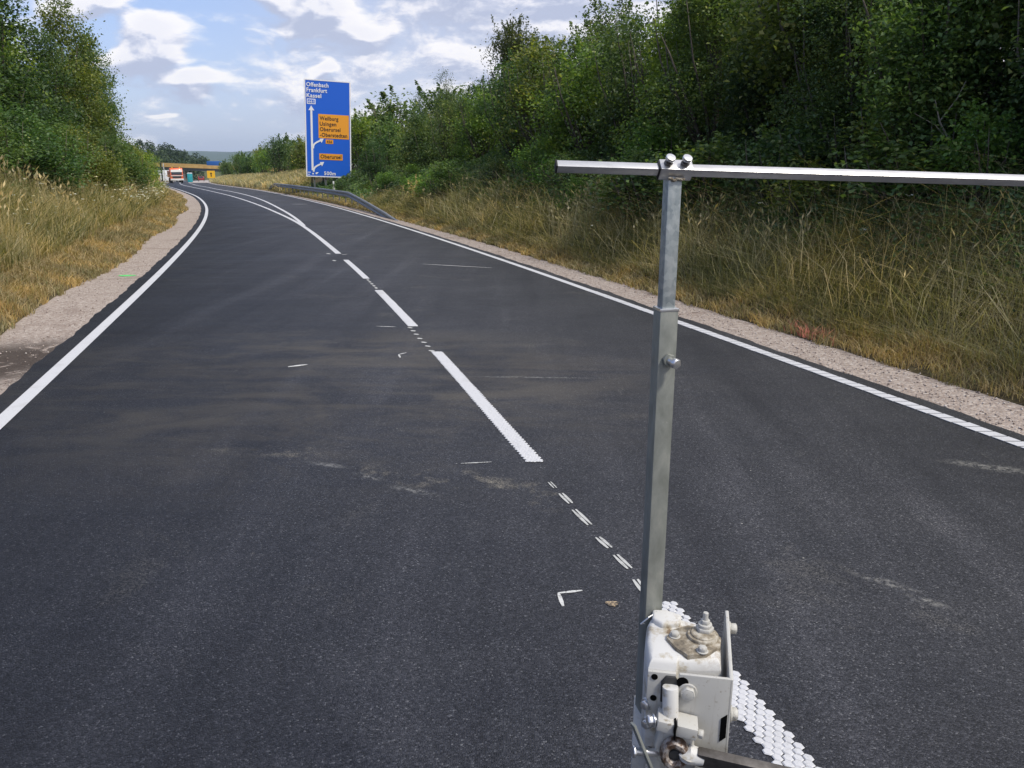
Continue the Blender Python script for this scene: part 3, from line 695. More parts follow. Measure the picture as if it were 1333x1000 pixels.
    # tie rod running to the lower right, welded to the eye
    tr = MB(); e0 = cc + Rb * .03 + Nb * .004 - Z * .008; e1 = W(.088, .246, .741); tr.tube([e0, (Vector(e0) + Vector(e1)) / 2 + Z * .004, e1, e1 + Rb * .03 - Z * .004], [.020, .024, .022, .017], 14); tr.build('rod_neck', MAT['cast_paint'], t, 0, smooth=True)
    tb = MB(); tb.sq(W(.104, .246, .739), W(.62, .29, .706), .022, .046, Z + Nb * .35); tb.build('tie_rod', MAT['dark_steel'], t, .004)
    # flat strip and its bolt on the lower left
    fs_ = MB(); fs_.sq(W(-.037, .243, .800), W(.075, .262, .535), .006, .022, Nb + Rb * .6); fs_.build('flat_strip', og, t, .001)
    bl2 = MB(); q0 = W(.03, .225, .72); q1 = W(-.03, .246, .732); bl2.cyl(q0, q1, .009, n=14); bl2.cyl(q1, W(-.036, .248, .733), .0145, n=6); bl2.build('strip_bolt', MAT['bright_steel'], t, .001, 1)
    # machine cross member behind the bracket: carries it on the pole
    cm = MB(); cm.box(O + Nb * .05 + Rb * .05 + Z * .60, (.16, .20, .10), Matrix.Rotation(b, 3, 'Z')); cm.build('mounting_block', mp, t, .006)
build_pointer()

# ------------------------------------------------------------------ road sign
def text_mesh(s, size, bold=False):
    cu = bpy.data.curves.new('t', 'FONT'); cu.body = s; cu.size = size; cu.extrude = .004; cu.resolution_u = 3
    cu.space_character = 1.08
    if bold: cu.offset = .022 * size
    o = bpy.data.objects.new('t', cu); col.objects.link(o); bpy.context.view_layer.update()
    me = bpy.data.meshes.new_from_object(o.evaluated_get(bpy.context.evaluated_depsgraph_get()))
    bpy.data.objects.remove(o); bpy.data.curves.remove(cu); return me
def build_sign():
    Y0 = 66.0; x0 = -16.15; W_, H_ = 3.5, 7.25; zb = .55; a = R(20)
    ax = Vector((math.cos(a), math.sin(a), 0)); Z = Vector((0, 0, 1)); nz = Vector((math.sin(a), -math.cos(a), 0))
    tl = R(2.4); ax, Z = (ax * math.cos(tl) - Z * math.sin(tl)).normalized(), (Z * math.cos(tl) + ax * math.sin(tl)).normalized()   # the panel leans a little
    O = Vector((x0, Y0, zb + .06)); gz = float(zr(Y0)) + .2
    t = thing('road_sign', 'tall blue motorway direction sign with orange town panels, on posts behind the guardrail', 'road sign', (x0 + 1.6, Y0 + .6, gz))
    p = MB(); p.prism([(0, 0), (W_, 0), (W_, H_), (0, H_)], O, ax, Z, nz, -.08, 0); p.build('panel', MAT['sign_blue'], t)
    fr = MB(); e = .075
    for q in ([(0, 0), (W_, 0), (W_, e), (0, e)], [(0, H_ - e), (W_, H_ - e), (W_, H_), (0, H_)], [(0, e), (e, e), (e, H_ - e), (0, H_ - e)], [(W_ - e, e), (W_, e), (W_, H_ - e), (W_ - e, H_ - e)]):
        fr.prism([(x_ + (-.012 if x_ == 0 else .012 if x_ == W_ else 0), y_) for x_, y_ in q], O, ax, Z, nz, -.085, .012)
    fr.build('frame', MAT['sign_white'], t)
    U = lambda x_, y_: ((x_ - 113) / 342 * W_, (825 - y_) / 730 * H_)
    def text(s, x_, ybase, cap_px, m_, name='lettering', parent=t, wpx=None, dz=.022):
        size = cap_px / 730 * H_ / .70; me = text_mesh(s, size, True)
        co = np.empty(len(me.vertices) * 3, np.float32); me.vertices.foreach_get('co', co); co = co.reshape(-1, 3)
        ux, uy = U(x_, ybase); co[:, 0] -= co[:, 0].min()
        if wpx: co[:, 0] *= (wpx / 342 * W_) / co[:, 0].max()
        out = np.array([(O + ax * (ux + c_[0]) + Z * (uy + c_[1]) + nz * (dz + c_[2]) - t.location) for c_ in co], np.float32)
        me.vertices.foreach_set('co', out.ravel()); me.update(); me.name = name
        return link(name, me, MAT[m_], parent)
    for s, yb, wp in (('Offenbach', 148, 163), ('Frankfurt', 188, 152), ('Kassel', 228, 108)): text(s, 128, yb, 30, 'sign_white', wpx=wp)
    def rect(x0_, y0_, x1_, y1_, m_, name, d=.018, parent=t):
        m = MB(); q = [U(x0_, y1_), U(x1_, y1_), U(x1_, y0_), U(x0_, y0_)]; m.prism(q, O, ax, Z, nz, .001, d); return m.build(name, MAT[m_], parent)
    b = rect(129, 238, 193, 277, 'sign_white', 'route_badge', .010); rect(135, 244, 187, 271, 'sign_blue', 'badge_field', .014, b); text('661', 140, 266, 17, 'sign_white', parent=b, wpx=42)
    def poly(pts, m_, name, d=.016):
        m = MB(); m.prism([U(*q) for q in pts], O, ax, Z, nz, .001, d); return m.build(name, MAT[m_], t)
    poly([(153, 775), (168, 775), (168, 322), (183, 324), (160, 288), (139, 324), (153, 322)][::-1], 'sign_white', 'arrow')
    for (yo) in (0, 178):
        ctr = [(168, 608 + yo), (170, 590 + yo), (178, 574 + yo), (192, 563 + yo), (210, 553 + yo), (228, 544 + yo)]
        L_, R_ = [], []
        for k, q in enumerate(ctr):
            q0 = ctr[max(k - 1, 0)]; q1 = ctr[min(k + 1, len(ctr) - 1)]; dx, dy = q1[0] - q0[0], q1[1] - q0[1]; l = math.hypot(dx, dy)
            L_.append((q[0] - dy / l * 6, q[1] + dx / l * 6)); R_.append((q[0] + dy / l * 6, q[1] - dx / l * 6))
        m = MB()
        for k in range(len(ctr) - 1):
            m.prism([U(*L_[k]), U(*L_[k + 1]), U(*R_[k + 1]), U(*R_[k])], O, ax, Z, nz, .001, .020)
        m.prism([U(249, 530 + yo), U(216, 533 + yo), U(232, 564 + yo)], O, ax, Z, nz, .001, .021)
        m.build('branch_arrow', MAT['sign_white'], t)
    b = rect(211, 347, 441, 528, 'sign_yellow', 'town_panel'); b['label'] = 'large orange panel with four town names'
    for s, yb, wp in (('Weilburg', 392, 140), ('Usingen', 433, 124), ('Oberursel', 474, 155), ('-Oberstedten', 516, 206)): text(s, 221, yb, 29, 'sign_black', parent=b, wpx=wp)
    b = rect(263, 536, 320, 568, 'sign_yellow', 'route_badge'); text('456', 270, 562, 19, 'sign_black', parent=b, wpx=42)
    b = rect(213, 644, 390, 691, 'sign_yellow', 'town_panel'); b['label'] = 'small orange panel with one town name'; text('Oberursel', 222, 680, 28, 'sign_black', parent=b, wpx=158)
    text('500m', 247, 808, 27, 'sign_white', wpx=88)
    for q in ([(124, 788), (146, 788), (146, 793), (124, 793)], [(124, 804), (140, 804), (140, 809), (124, 809)], [(158, 796), (170, 796), (170, 806), (158, 806)], [(184, 790), (202, 788), (204, 793), (186, 806), (182, 800)]):
        lm = MB(); lm.prism([U(*z_) for z_ in q][::-1], O, ax, Z, nz, .001, .016); lm.build('lane_symbol', MAT['sign_white'], t)
    for x_ in (.62, 1.50, 2.40):
        pm = MB(); q = O + ax * x_ - nz * .22
        g = Vector((q.x, q.y, float(zr(q.y)) + .0))
        pm.box((q.x, q.y, (zb + H_ - .3 + g.z) / 2), (.13, .20, zb + H_ - .3 - g.z), Matrix.Rotation(a, 3, 'Z')); pm.build('post', MAT['post_grey'], t)
        sm = MB(); q2 = q - nz * 2.2; sm.sq(Vector((q2.x, q2.y, g.z)), O + ax * x_ - nz * .28 + Z * (H_ * .72), .10, .10, Z); sm.build('stay', MAT['post_grey'], t)
    for z_ in (.5, 2.3, 4.4, 6.5):
        hb = MB(); hb.box(O + ax * W_ / 2 - nz * .10 + Z * z_, (W_ * .96, .06, .09), Matrix.Rotation(a, 3, 'Z')); hb.build('back_rail', MAT['sign_back'], t)
build_sign()

# ------------------------------------------------------------------ guardrail and delineator
def build_rail():
    f = lambda Y: off(X_right, Y, .62 + .35 * np.clip((np.asarray(Y) - 34) / 12, 0, 1) - .0)
    t = thing('guardrail', 'low galvanised guardrail with a ramped end, between the road edge and the blue sign', 'guardrail', (float(f(50)), 50, float(zr(50))))
    prof = [(.02, -.155), (-.035, -.14), (-.055, -.10), (-.055, -.065), (-.0, -.02), (-.0, .02), (-.055, .065), (-.055, .10), (-.035, .14), (.02, .155)]
    Y = np.arange(31.5, 84.1, .5)
    hgt = np.interp(Y, [31.5, 34.5, 39, 45.5, 79, 81.5, 84], [-.22, .02, .26, .60, .60, .42, -.2])
    V, F = [], []
    n = len(prof)
    for y_, h_ in zip(Y, hgt):
        s = float(f(y_ + .5) - f(y_ - .5)); nr = Vector((1, -s, 0)).normalized(); c = Vector((float(f(y_)), y_, float(zr(y_)) + h_))
        for px, pz in prof: V.append(c + nr * px + Vector((0, 0, pz)))
        for px, pz in prof[::-1]: V.append(c + nr * (px + .012) + Vector((0, 0, pz)))
    N = 2 * n
    for i in range(len(Y) - 1):
        for k in range(N): F.append((i * N + k, i * N + (k + 1) % N, (i + 1) * N + (k + 1) % N, (i + 1) * N + k))
    m = MB(); m.add(V, F); m.build('beam', MAT['rail_steel'], t, 0, smooth=True)
    for y_ in np.arange(37, 82, 2.0):
        h_ = float(np.interp(y_, Y, hgt)); x_ = float(f(y_)) + .10; z_ = float(zr(y_)); top = z_ + max(h_, .05) + .06
        pm = MB(); pm.box((x_, y_, (top + z_ - .3) / 2), (.06, .10, top - z_ + .3)); pm.build('post', MAT['rail_steel'], t)
build_rail()
def delineator(x_, y_, label):
    z_ = float(zr(y_)) + .1
    t = thing('delineator_post', label, 'marker post', (x_, y_, z_)); m = MB()
    m.prism([(-.06, -.05), (.06, -.05), (0, .07)], (x_, y_, z_), (1, 0, 0), (0, 1, 0), (0, 0, 1), -.1, 1.05); m.build('body', MAT['white_plastic'], t, .01)
    k = MB(); k.prism([(-.063, -.053), (.063, -.053), (0, .074)], (x_, y_, z_), (1, 0, 0), (0, 1, 0), (0, 0, 1), .62, .86); ko = k.build('band', MAT['black_plastic'], t)
    r = MB(); r.box((x_, y_ - .056, z_ + .74), (.05, .006, .18)); r.build('reflector', MAT['lamp'], ko)
delineator(-12.55, 59, 'white roadside marker post with a black band, at the foot of the blue sign')

# ------------------------------------------------------------------ far works: bridge, truck, cabin, beacons
def build_bridge():
    a = R(-4); ax = Vector((math.cos(a), math.sin(a), -.036)); ny = Vector((-math.sin(a), math.cos(a), 0)); Z = Vector((0, 0, 1)); O = Vector((-128, 330, -.75))
    t = thing('bridge', 'long road bridge with a yellowish parapet crossing over the far road', 'bridge', (-128, 330, float(zr(330))))
    d = MB(); d.prism([(-75, -1.15), (75, -1.15), (75, 0), (-75, 0)], O - Z * .75, ax, Z, ny, 0, 10); d.build('deck', MAT['beam_dark'], t)
    p = MB(); p.prism([(-75, -.85), (75, -.85), (75, .42), (-75, .42)], O, ax, Z, ny, -.3, 0.0); p.build('parapet', MAT['bridge_yellow'], t)
    p = MB(); p.prism([(-75, -.85), (75, -.85), (75, .42), (-75, .42)], O, ax, Z, ny, 10, 10.3); p.build('parapet', MAT['bridge_yellow'], t)
    for s in (-19, -1.5, 16, 31):
        c = O + ax * s + ny * 5; m = MB()
        for k in (-3.2, 0, 3.2): m.cyl((c.x + ny.x * k, c.y + ny.y * k, float(zr(335)) - .6), (c.x + ny.x * k, c.y + ny.y * k, c.z - 1.88), .5, n=14)
        m.box((c.x, c.y, c.z - 2.05), (1.2, 8.5, .4), Matrix.Rotation(a, 3, 'Z')); m.build('pier', MAT['concrete'], t, smooth=True)
    for s in (-36, 48):
        c = O + ax * s + ny * 5; m = MB(); m.box((c.x, c.y, (float(zr(335)) + c.z - 1.9) / 2 - .3), (6, 11, c.z - 1.9 - float(zr(335)) + .6), Matrix.Rotation(a, 3, 'Z')); m.build('abutment', MAT['concrete'], t)
    return O, ax, ny
BO, BAX, BNY = build_bridge()
def frame_at(x_, y_, z_, ang):
    ca, sa = math.cos(ang), math.sin(ang); B = Vector((x_, y_, z_))
    return lambda r, f_, u: B + Vector((ca * r - sa * f_, sa * r + ca * f_, u))
def boxL(m, Wf, ang, r, f_, u, sx, sy, sz): m.box(Wf(r, f_, u), (sx, sy, sz), Matrix.Rotation(ang, 3, 'Z'))
def wheel_part(Wf, r, f_, rad, wd, t):
    m = MB(); m.cyl(Wf(r - wd / 2, f_, rad), Wf(r + wd / 2, f_, rad), rad, n=20); o = m.build('wheel', MAT['rubber'], t, .03, 1)
    m = MB(); m.cyl(Wf(r - wd / 2 - .012, f_, rad), Wf(r + wd / 2 + .012, f_, rad), rad * .55, n=16); m.build('rim', MAT['sign_back'], o)
def build_truck(x_, y_, ang):
    z_ = float(zr(y_)); Wf = frame_at(x_, y_, z_, ang)
    t = thing('works_truck', 'orange works truck facing the camera on the far road near the bridge', 'truck', (x_, y_, z_))
    # local axes: r to the right as seen from behind the camera, f away from the camera (truck front at f = 0)
    c = MB(); side = [(0, .55), (0, 1.55), (.22, 2.75), (.45, 3.0), (2.0, 3.0), (2.0, .55)]
    c.prism([(p_, q_) for p_, q_ in side], Wf(-1.22, 0, 0), Wf(0, 1, 0) - Wf(0, 0, 0), Vector((0, 0, 1)), Wf(1, 0, 0) - Wf(0, 0, 0), 0, 2.44); c.build('cab', MAT['truck_orange'], t, .07)
    n_ = (Wf(0, -1.2, .22) - Wf(0, 0, 0)).normalized(); upv = (Wf(0, .22, 1.2) - Wf(0, 0, 0)).normalized(); rx = Wf(1, 0, 0) - Wf(0, 0, 0)
    m = MB(); m.prism([(-1.04, .06), (1.04, .06), (.98, .98), (-.98, .98)], Wf(0, 0, 1.58), rx, upv, n_, .0, .03); ws = m.build('windscreen', MAT['glass_dark'], t)
    m = MB(); m.prism([(-1.10, .62), (1.10, .62), (1.04, 1.10), (-1.04, 1.10)], Wf(0, 0, 1.58), rx, upv, n_, .035, .12); m.build('sky_reflection', MAT['truck_white'], t)  # sky reflection on the upper windscreen, put in as a white slab
    m = MB(); boxL(m, Wf, ang, 0, -.03, 1.20, 1.7, .06, .42); m.build('grille', MAT['chassis'], t)
    m = MB(); boxL(m, Wf, ang, 0, -.03, 1.48, 2.3, .05, .13); m.build('trim_band', MAT['truck_white'], t)
    m = MB(); boxL(m, Wf, ang, 0, -.08, .72, 2.48, .26, .36); bo = m.build('bumper', MAT['truck_white'], t, .04)
    for s in (-.92, .92):
        m = MB(); boxL(m, Wf, ang, s, -.225, .74, .34, .05, .2); m.build('headlight', MAT['lamp'], bo)
        m = MB(); boxL(m, Wf, ang, s * 1.52, .1, 2.1, .16, .12, .5); m.build('mirror', MAT['chassis'], t, .02)
        for f_ in (1.1, 5.0): wheel_part(Wf, s * 1.1, f_, .5, .3, t)
    m = MB(); boxL(m, Wf, ang, 0, 3.9, .75, .9, 6.4, .25); m.build('chassis', MAT['chassis'], t)
    m = MB(); boxL(m, Wf, ang, 0, 4.7, 1.75, 2.45, 4.8, 1.3); m.build('tipper_body', MAT['truck_orange'], t, .04)
    for s in (-.7, .7):
        m = MB(); m.cyl(Wf(s, .9, 3.0), Wf(s, .9, 3.2), .12, n=12); m.build('beacon_lamp', MAT['board_yellow'], t)
build_truck(-68.6, 172, R(27))
def build_car(x_, y_, ang, bodymat, L, Hh, Wd, name, label, cat, van=False):
    z_ = float(zr(y_)); Wf = frame_at(x_, y_, z_, ang); t = thing(name, label, cat, (x_, y_, z_))
    ax, up, rx = Wf(0, 1, 0) - Wf(0, 0, 0), Vector((0, 0, 1)), Wf(1, 0, 0) - Wf(0, 0, 0)
    if van: side = [(0, .35), (0, 1.0), (.06, Hh - .25), (.2, Hh), (L - 1.5, Hh), (L - .75, 1.25), (L - .1, 1.0), (L, .6), (L, .35)]; gl = [(L - 1.9, 1.35), (L - 1.55, Hh - .25), (L - 2.7, Hh - .25), (L - 2.7, 1.35)]
    else: side = [(0, .32), (0, .85), (.25, .95), (.8, Hh), (2.3, Hh), (3.1, .95), (L - .2, .78), (L, .55), (L, .32)]; gl = [(.55, .97), (.95, Hh - .1), (2.2, Hh - .1), (2.8, .97)]
    m = MB(); m.prism(side, Wf(-Wd / 2, 0, 0), ax, up, rx, 0, Wd); m.build('body', MAT[bodymat], t, .06)
    for s in (-1, 1):
        m = MB(); m.prism(gl, Wf(s * Wd / 2, 0, 0), ax, up, rx, -.012, .012); m.build('side_window', MAT['glass_dark'], t)
        for f_ in (.75, L - .8): wheel_part(Wf, s * (Wd / 2 - .08), f_, .31, .2, t)
        m = MB(); boxL(m, Wf, ang, s * (Wd / 2 - .18), -.01, .82, .22, .06, .2); m.build('tail_light', MAT['tail_red'], t)
    m = MB()
    if van: m.prism([(-.75, 1.2), (.75, 1.2), (.7, Hh - .35), (-.7, Hh - .35)], Wf(0, 0, 0), rx, up, ax, -.02, .05)
    else:
        n_ = Vector((0, 0, 1)); m.add([Wf(-.62, .26, .985), Wf(.62, .26, .985), Wf(.55, .72, Hh - .05), Wf(-.55, .72, Hh - .05), Wf(-.62, .31, .96), Wf(.62, .31, .96), Wf(.55, .77, Hh - .09), Wf(-.55, .77, Hh - .09)], [(0, 1, 2, 3), (7, 6, 5, 4), (0, 4, 5, 1), (1, 5, 6, 2), (2, 6, 7, 3), (3, 7, 4, 0)])
    m.build('rear_window', MAT['glass_dark'], t)
build_car(-94.8, 256, R(20), 'car_red', 4.2, 1.45, 1.75, 'red_car', 'dark red car driving away on the far road towards the bridge', 'car')
build_car(-88.6, 210, R(-62), 'van_white', 5.4, 2.9, 2.1, 'white_van', 'white van standing beside the far road, left of the orange truck', 'van', van=True)
def build_cabin(x_, y_):
    z_ = float(zr(y_)); t = thing('toilet_cabin', 'turquoise portable toilet cabin on the far road, right of the orange truck', 'toilet cabin', (x_, y_, z_)); a = R(18); Wf = frame_at(x_, y_, z_, a)
    m = MB(); boxL(m, Wf, a, 0, 0, 1.05, 1.15, 1.15, 2.0); m.build('body', MAT['turquoise'], t, .05)
    m = MB(); m.prism([(-.62, 0), (.62, 0), (.45, .22), (-.45, .22)], Wf(0, 0, 2.05), Wf(1, 0, 0) - Wf(0, 0, 0), Vector((0, 0, 1)), Wf(0, 1, 0) - Wf(0, 0, 0), -.62, .62); m.build('roof', MAT['toilet_roof'], t, .03)
    m = MB(); boxL(m, Wf, a, 0, -.585, 1.05, .82, .04, 1.8); d = m.build('door', MAT['turquoise'], t, .01)
    m = MB(); boxL(m, Wf, a, .3, -.62, 1.1, .08, .05, .16); m.build('handle', MAT['black_plastic'], d)
    m = MB(); boxL(m, Wf, a, 0, 0, .025, 1.2, 1.2, .05); m.build('skid', MAT['black_plastic'], t)
build_cabin(-78.6, 205)
def build_beacon(x_, y_, label):
    z_ = float(zr(y_)); t = thing('warning_beacon', label, 'beacon', (x_, y_, z_), 'warning beacons beside the far road')
    m = MB(); m.box((x_, y_, z_ + .06), (.8, .4, .12)); m.build('foot', MAT['black_plastic'], t, .02)
    m = MB(); m.box((x_, y_, z_ + .70), (.30, .05, 1.1)); b_ = m.build('board', MAT['sign_white'], t)
    s = MB()
    for k in range(4):
        zz = z_ + .22 + k * .27; s.prism([(-.15, 0), (.15, .12), (.15, .25), (-.15, .13)], (x_, y_ - .028, zz), (1, 0, 0), (0, 0, 1), (0, -1, 0), 0, .006)
    s.build('stripes', MAT['beacon_red'], b_)
    m = MB(); m.cyl((x_, y_ - .03, z_ + 1.36), (x_, y_ + .03, z_ + 1.36), .1, n=14); m.build('lamp', MAT['board_yellow'], t)
for q, lb in zip([(-70.6, 168), (-73.2, 180), (-77.2, 184)], ['red and white warning beacon nearest the camera, left of the far truck', 'middle red and white warning beacon left of the far truck', 'red and white warning beacon farthest away, left of the far truck']): build_beacon(*q, lb)
def pole(x_, y_, h_, r_, m_, name, label, plate):
    z_ = float(zr(y_)) + .1; t = thing(name, label, 'pole', (x_, y_, z_)); m = MB(); m.cyl((x_, y_, z_ - .3), (x_, y_, z_ + h_), r_, n=10); m.build('mast', MAT[m_], t, smooth=True)
    m = MB(); m.box((x_, y_ - r_ - .03, z_ + h_ - plate[1] / 2), (plate[0], .05, plate[1])); m.build('edge_plate', MAT[plate[2]], t)
pole(-68.7, 165, 4.0, .13, 'pole_dark', 'sign_pole', 'dark sign pole left of the far truck', (.30, 2.2, 'pole_dark'))
pole(-68.0, 164.5, 3.7, .08, 'pole_pale', 'sign_pole', 'thin pale pole between the dark pole and the far truck', (.16, 1.0, 'pole_pale'))
def build_board():
    x_, y_ = -63.0, 176.0; z_ = float(zr(y_)); t = thing('yellow_board', 'square yellow detour board on two legs, right of the far road', 'board', (x_, y_, z_)); Wf = frame_at(x_, y_, z_, R(20))
    m = MB(); boxL(m, Wf, R(20), 0, 0, 1.75, 1.55, .05, 1.5); b_ = m.build('panel', MAT['board_yellow'], t)
    m = MB(); m.prism([(-.1, -.45), (.1, -.45), (.1, .1), (.25, .1), (0, .45), (-.25, .1), (-.1, .1)], Wf(0, -.026, 1.75), Wf(1, 0, 0) - Wf(0, 0, 0), Vector((0, 0, 1)), Wf(0, -1, 0) - Wf(0, 0, 0), 0, .008); m.build('arrow', MAT['sign_black'], b_)
    for s in (-.55, .55):
        m = MB(); boxL(m, Wf, R(20), s, .05, 1.1, .07, .05, 2.6); m.build('leg', MAT['post_grey'], t)
build_board()
def build_lorry():
    B = BO + BAX * 10.5 + BNY * 3.2; ang = R(-94); z_ = B.z - .74; Wf = frame_at(B.x, B.y, z_, ang)
    t = thing('blue_lorry', 'blue covered lorry crossing the far bridge', 'lorry', (B.x, B.y, z_))
    m = MB(); boxL(m, Wf, ang, 0, 0, 1.75, 2.4, 5.2, 2.0); m.build('cover', MAT['lorry_blue'], t, .08)
    m = MB(); boxL(m, Wf, ang, 0, 3.7, 1.35, 2.3, 1.8, 1.9); m.build('cab', MAT['van_white'], t, .08)
    m = MB(); boxL(m, Wf, ang, 0, .8, .6, 1.0, 7.0, .25); m.build('chassis', MAT['chassis'], t)
    m = MB(); boxL(m, Wf, ang, 0, 4.61, 1.7, 2.0, .05, .7); m.build('windscreen', MAT['glass_dark'], t)
    for s in (-1, 1):
        for f_ in (-1.6, 3.6): wheel_part(Wf, s * 1.0, f_, .48, .28, t)
build_lorry()

# ------------------------------------------------------------------ trees and shrubs
def leaf_quads(C, size, rg, up=.5, aspect=.62):
    n = len(C); nr = rg.normal(size=(n, 3)); nr[:, 2] = np.abs(nr[:, 2]) + up; nr /= np.linalg.norm(nr, axis=1)[:, None]
    tg = rg.normal(size=(n, 3)); tg[:, 2] -= .35; tg -= nr * (tg * nr).sum(1)[:, None]; tg /= np.linalg.norm(tg, axis=1)[:, None] + 1e-9
    bt = np.cross(nr, tg); s = (size * rg.uniform(.6, 1.25, n))[:, None]
    V = np.stack([C - tg * s * .5, C - bt * s * aspect * .5 + nr * s * .10 - tg * s * .06, C + tg * s * .5 - nr * s * .06, C + bt * s * aspect * .5 + nr * s * .10 - tg * s * .06], 1).reshape(-1, 3)
    return V, np.arange(4 * n).reshape(-1, 4)
def crown_points(rg, lobes, n, clump, spikes=10, H=4.):
    """leaf centres: clumps on the skins of irregular lobes with gaps between, plus shoots that break the outline"""
    vol = np.array([l[3] ** 2 for l in lobes]); vol /= vol.sum(); out = []
    per = 34; K = max(8, n // per)
    for li, (x_, y_, z_, r_) in enumerate(lobes):
        k = max(3, int(K * vol[li])); d = rg.normal(size=(k, 3)); d /= np.linalg.norm(d, axis=1)[:, None]
        rad = r_ * (.55 + .52 * rg.random(k) ** .6); cc = np.array([x_, y_, z_]) + d * rad[:, None] * np.array([1, 1, .92])
        keep = (np.sin(cc[:, 0] * 3.1 + li) + np.sin(cc[:, 1] * 2.7 + 1.3 * li) + np.sin(cc[:, 2] * 3.7)) > -1.15; cc = cc[keep]
        sg = clump * rg.uniform(.6, 1.35, len(cc))
        pts = cc[:, None, :] + rg.normal(size=(len(cc), per, 3)) * sg[:, None, None] * np.array([1, 1, .7]); out.append(pts.reshape(-1, 3))
    top = max(l[2] + l[3] for l in lobes)
    for _ in range(spikes):
        l = lobes[rg.integers(len(lobes))]; a = rg.uniform(0, 6.28); b = np.array([l[0] + math.cos(a) * l[3] * .55, l[1] + math.sin(a) * l[3] * .55, l[2] + l[3] * .55])
        L = rg.uniform(.5, 1.25) * min(1.1, H * .22); dr = np.array([math.cos(a) * .45, math.sin(a) * .45, 1.0]); dr /= np.linalg.norm(dr)
        s = rg.random(52) ** .8; out.append(b + dr * (s * L)[:, None] + rg.normal(size=(52, 3)) * (.11 * (1.15 - s))[:, None])
    P = np.concatenate(out); P = P[P[:, 2] > .12]; return P
def make_variant(seed, H, Wd, n, leaf, style='bush'):
    rg = np.random.default_rng(seed); lobes = []
    if style == 'bush':
        for k in range(11):
            a = rg.uniform(0, 6.28); z_ = H * rg.uniform(.16, .80); rr = Wd * .5 * rg.uniform(.15, .75) * (1.15 - .55 * z_ / H); lobes.append((math.cos(a) * rr, math.sin(a) * rr, z_, H * rg.uniform(.13, .23)))
        lobes.append((0, 0, H * .78, H * .2)); lobes.append((.2, -.1, H * .5, H * .27))
    elif style == 'tall':
        for k in range(16):
            z_ = H * (.2 + .74 * (k + rg.uniform(0, .6)) / 16); wz = math.sin(math.pi * min(1, .18 + .80 * (1 - abs(z_ / H - .45) / .6))) if False else (1 - .58 * max(0, (z_ / H - .35)) / .65) * (.75 + .25 * min(1, z_ / H / .35))
            a = k * 2.4 + rg.uniform(-.5, .5); rr = Wd * .30 * wz * rg.uniform(.5, 1.1); lobes.append((math.cos(a) * rr, math.sin(a) * rr, z_, Wd * .27 * wz * rg.uniform(.75, 1.2)))
    elif style == 'loose':
        for k in range(13):
            z_ = H * (.34 + .62 * rg.random()); a = rg.uniform(0, 6.28); rr = Wd * .42 * rg.uniform(.2, 1) * (1.2 - .7 * z_ / H); lobes.append((math.cos(a) * rr, math.sin(a) * rr, z_, H * rg.uniform(.07, .13)))
    P = crown_points(rg, lobes, n, leaf * 2.3, 14 if style != 'tall' else 18, H)
    V, F = leaf_quads(P, leaf, rg)
    cm = np_mesh('crown', V, F, None, 'mesh'); cm.materials.append(MAT['leaf'])
    # trunk with limbs to the lobes
    m = MB(); r0 = .018 * H + .02
    lean = rg.uniform(-.12, .12, 2); tp = [Vector((lean[0] * z_ + .06 * math.sin(z_ * 1.7 + seed), lean[1] * z_ + .06 * math.cos(z_ * 1.3), z_)) for z_ in np.linspace(-.3, H * .70, 8)]
    m.tube(tp, list(np.linspace(r0, r0 * .22, 8)), 7)
    for l in lobes[:12]:
        s = min(5, max(1, int(l[2] / H * 5))); b = tp[s]; e = Vector(l[:3]); md = (b + e) / 2 + Vector((0, 0, -.05 * H)) * .5
        m.tube([b, md, e, e + (e - md).normalized() * l[3] * .6], [r0 * .42, r0 * .3, r0 * .18, r0 * .06], 5)
    if style == 'bush':
        for k in range(9):
            a = rg.uniform(0, 6.28); q = rg.uniform(.28, .52); m.tube([(math.cos(a) * .15, math.sin(a) * .15, -.2), (math.cos(a + .2) * Wd * q * .55, math.sin(a + .2) * Wd * q * .55, H * .22), (math.cos(a) * Wd * q * .9, math.sin(a) * Wd * q * .9, H * rg.uniform(.42, .6)), (math.cos(a - .1) * Wd * q, math.sin(a - .1) * Wd * q, H * rg.uniform(.65, .85))], [r0 * .45, r0 * .36, r0 * .22, r0 * .06], 5)
    tm = bpy.data.meshes.new('trunk'); tm.from_pydata([tuple(v) for v in m.v], [], m.f); tm.shade_smooth(); tm.materials.append(MAT['bark'])
    return cm, tm, H
VAR = {
    'near_a': make_variant(11, 4.2, 3.2, 30000, .085), 'near_b': make_variant(12, 4.6, 3.0, 30000, .075), 'near_c': make_variant(13, 4.0, 3.4, 25000, .10),
    'mid_a': make_variant(21, 4.2, 3.2, 13000, .13), 'mid_b': make_variant(22, 4.8, 3.0, 13000, .12), 'mid_loose': make_variant(23, 5.6, 3.2, 7500, .13, 'loose'),
    'far_a': make_variant(31, 4.5, 3.6, 5200, .21), 'far_b': make_variant(32, 5.2, 3.4, 5200, .20),
    'tall_a': make_variant(41, 8.0, 4.0, 26000, .14, 'tall'), 'tall_b': make_variant(42, 7.0, 3.6, 24000, .13, 'tall'), 'tall_loose': make_variant(43, 7.0, 3.6, 9000, .12, 'loose'),
    'small': make_variant(51, 1.5, 1.3, 3000, .085), 'small_b': make_variant(52, 1.7, 1.7, 4200, .075),
}
TINT = {'dark green': (.92, .98, .95), 'mid green': (1.2, 1.22, 1.0), 'olive green': (1.65, 1.32, .85), 'yellowish green': (2.0, 1.85, .95), 'fresh green': (1.55, 1.75, 1.0), 'brownish dark': (.80, .60, .62), 'deep green': (.66, .75, .76)}
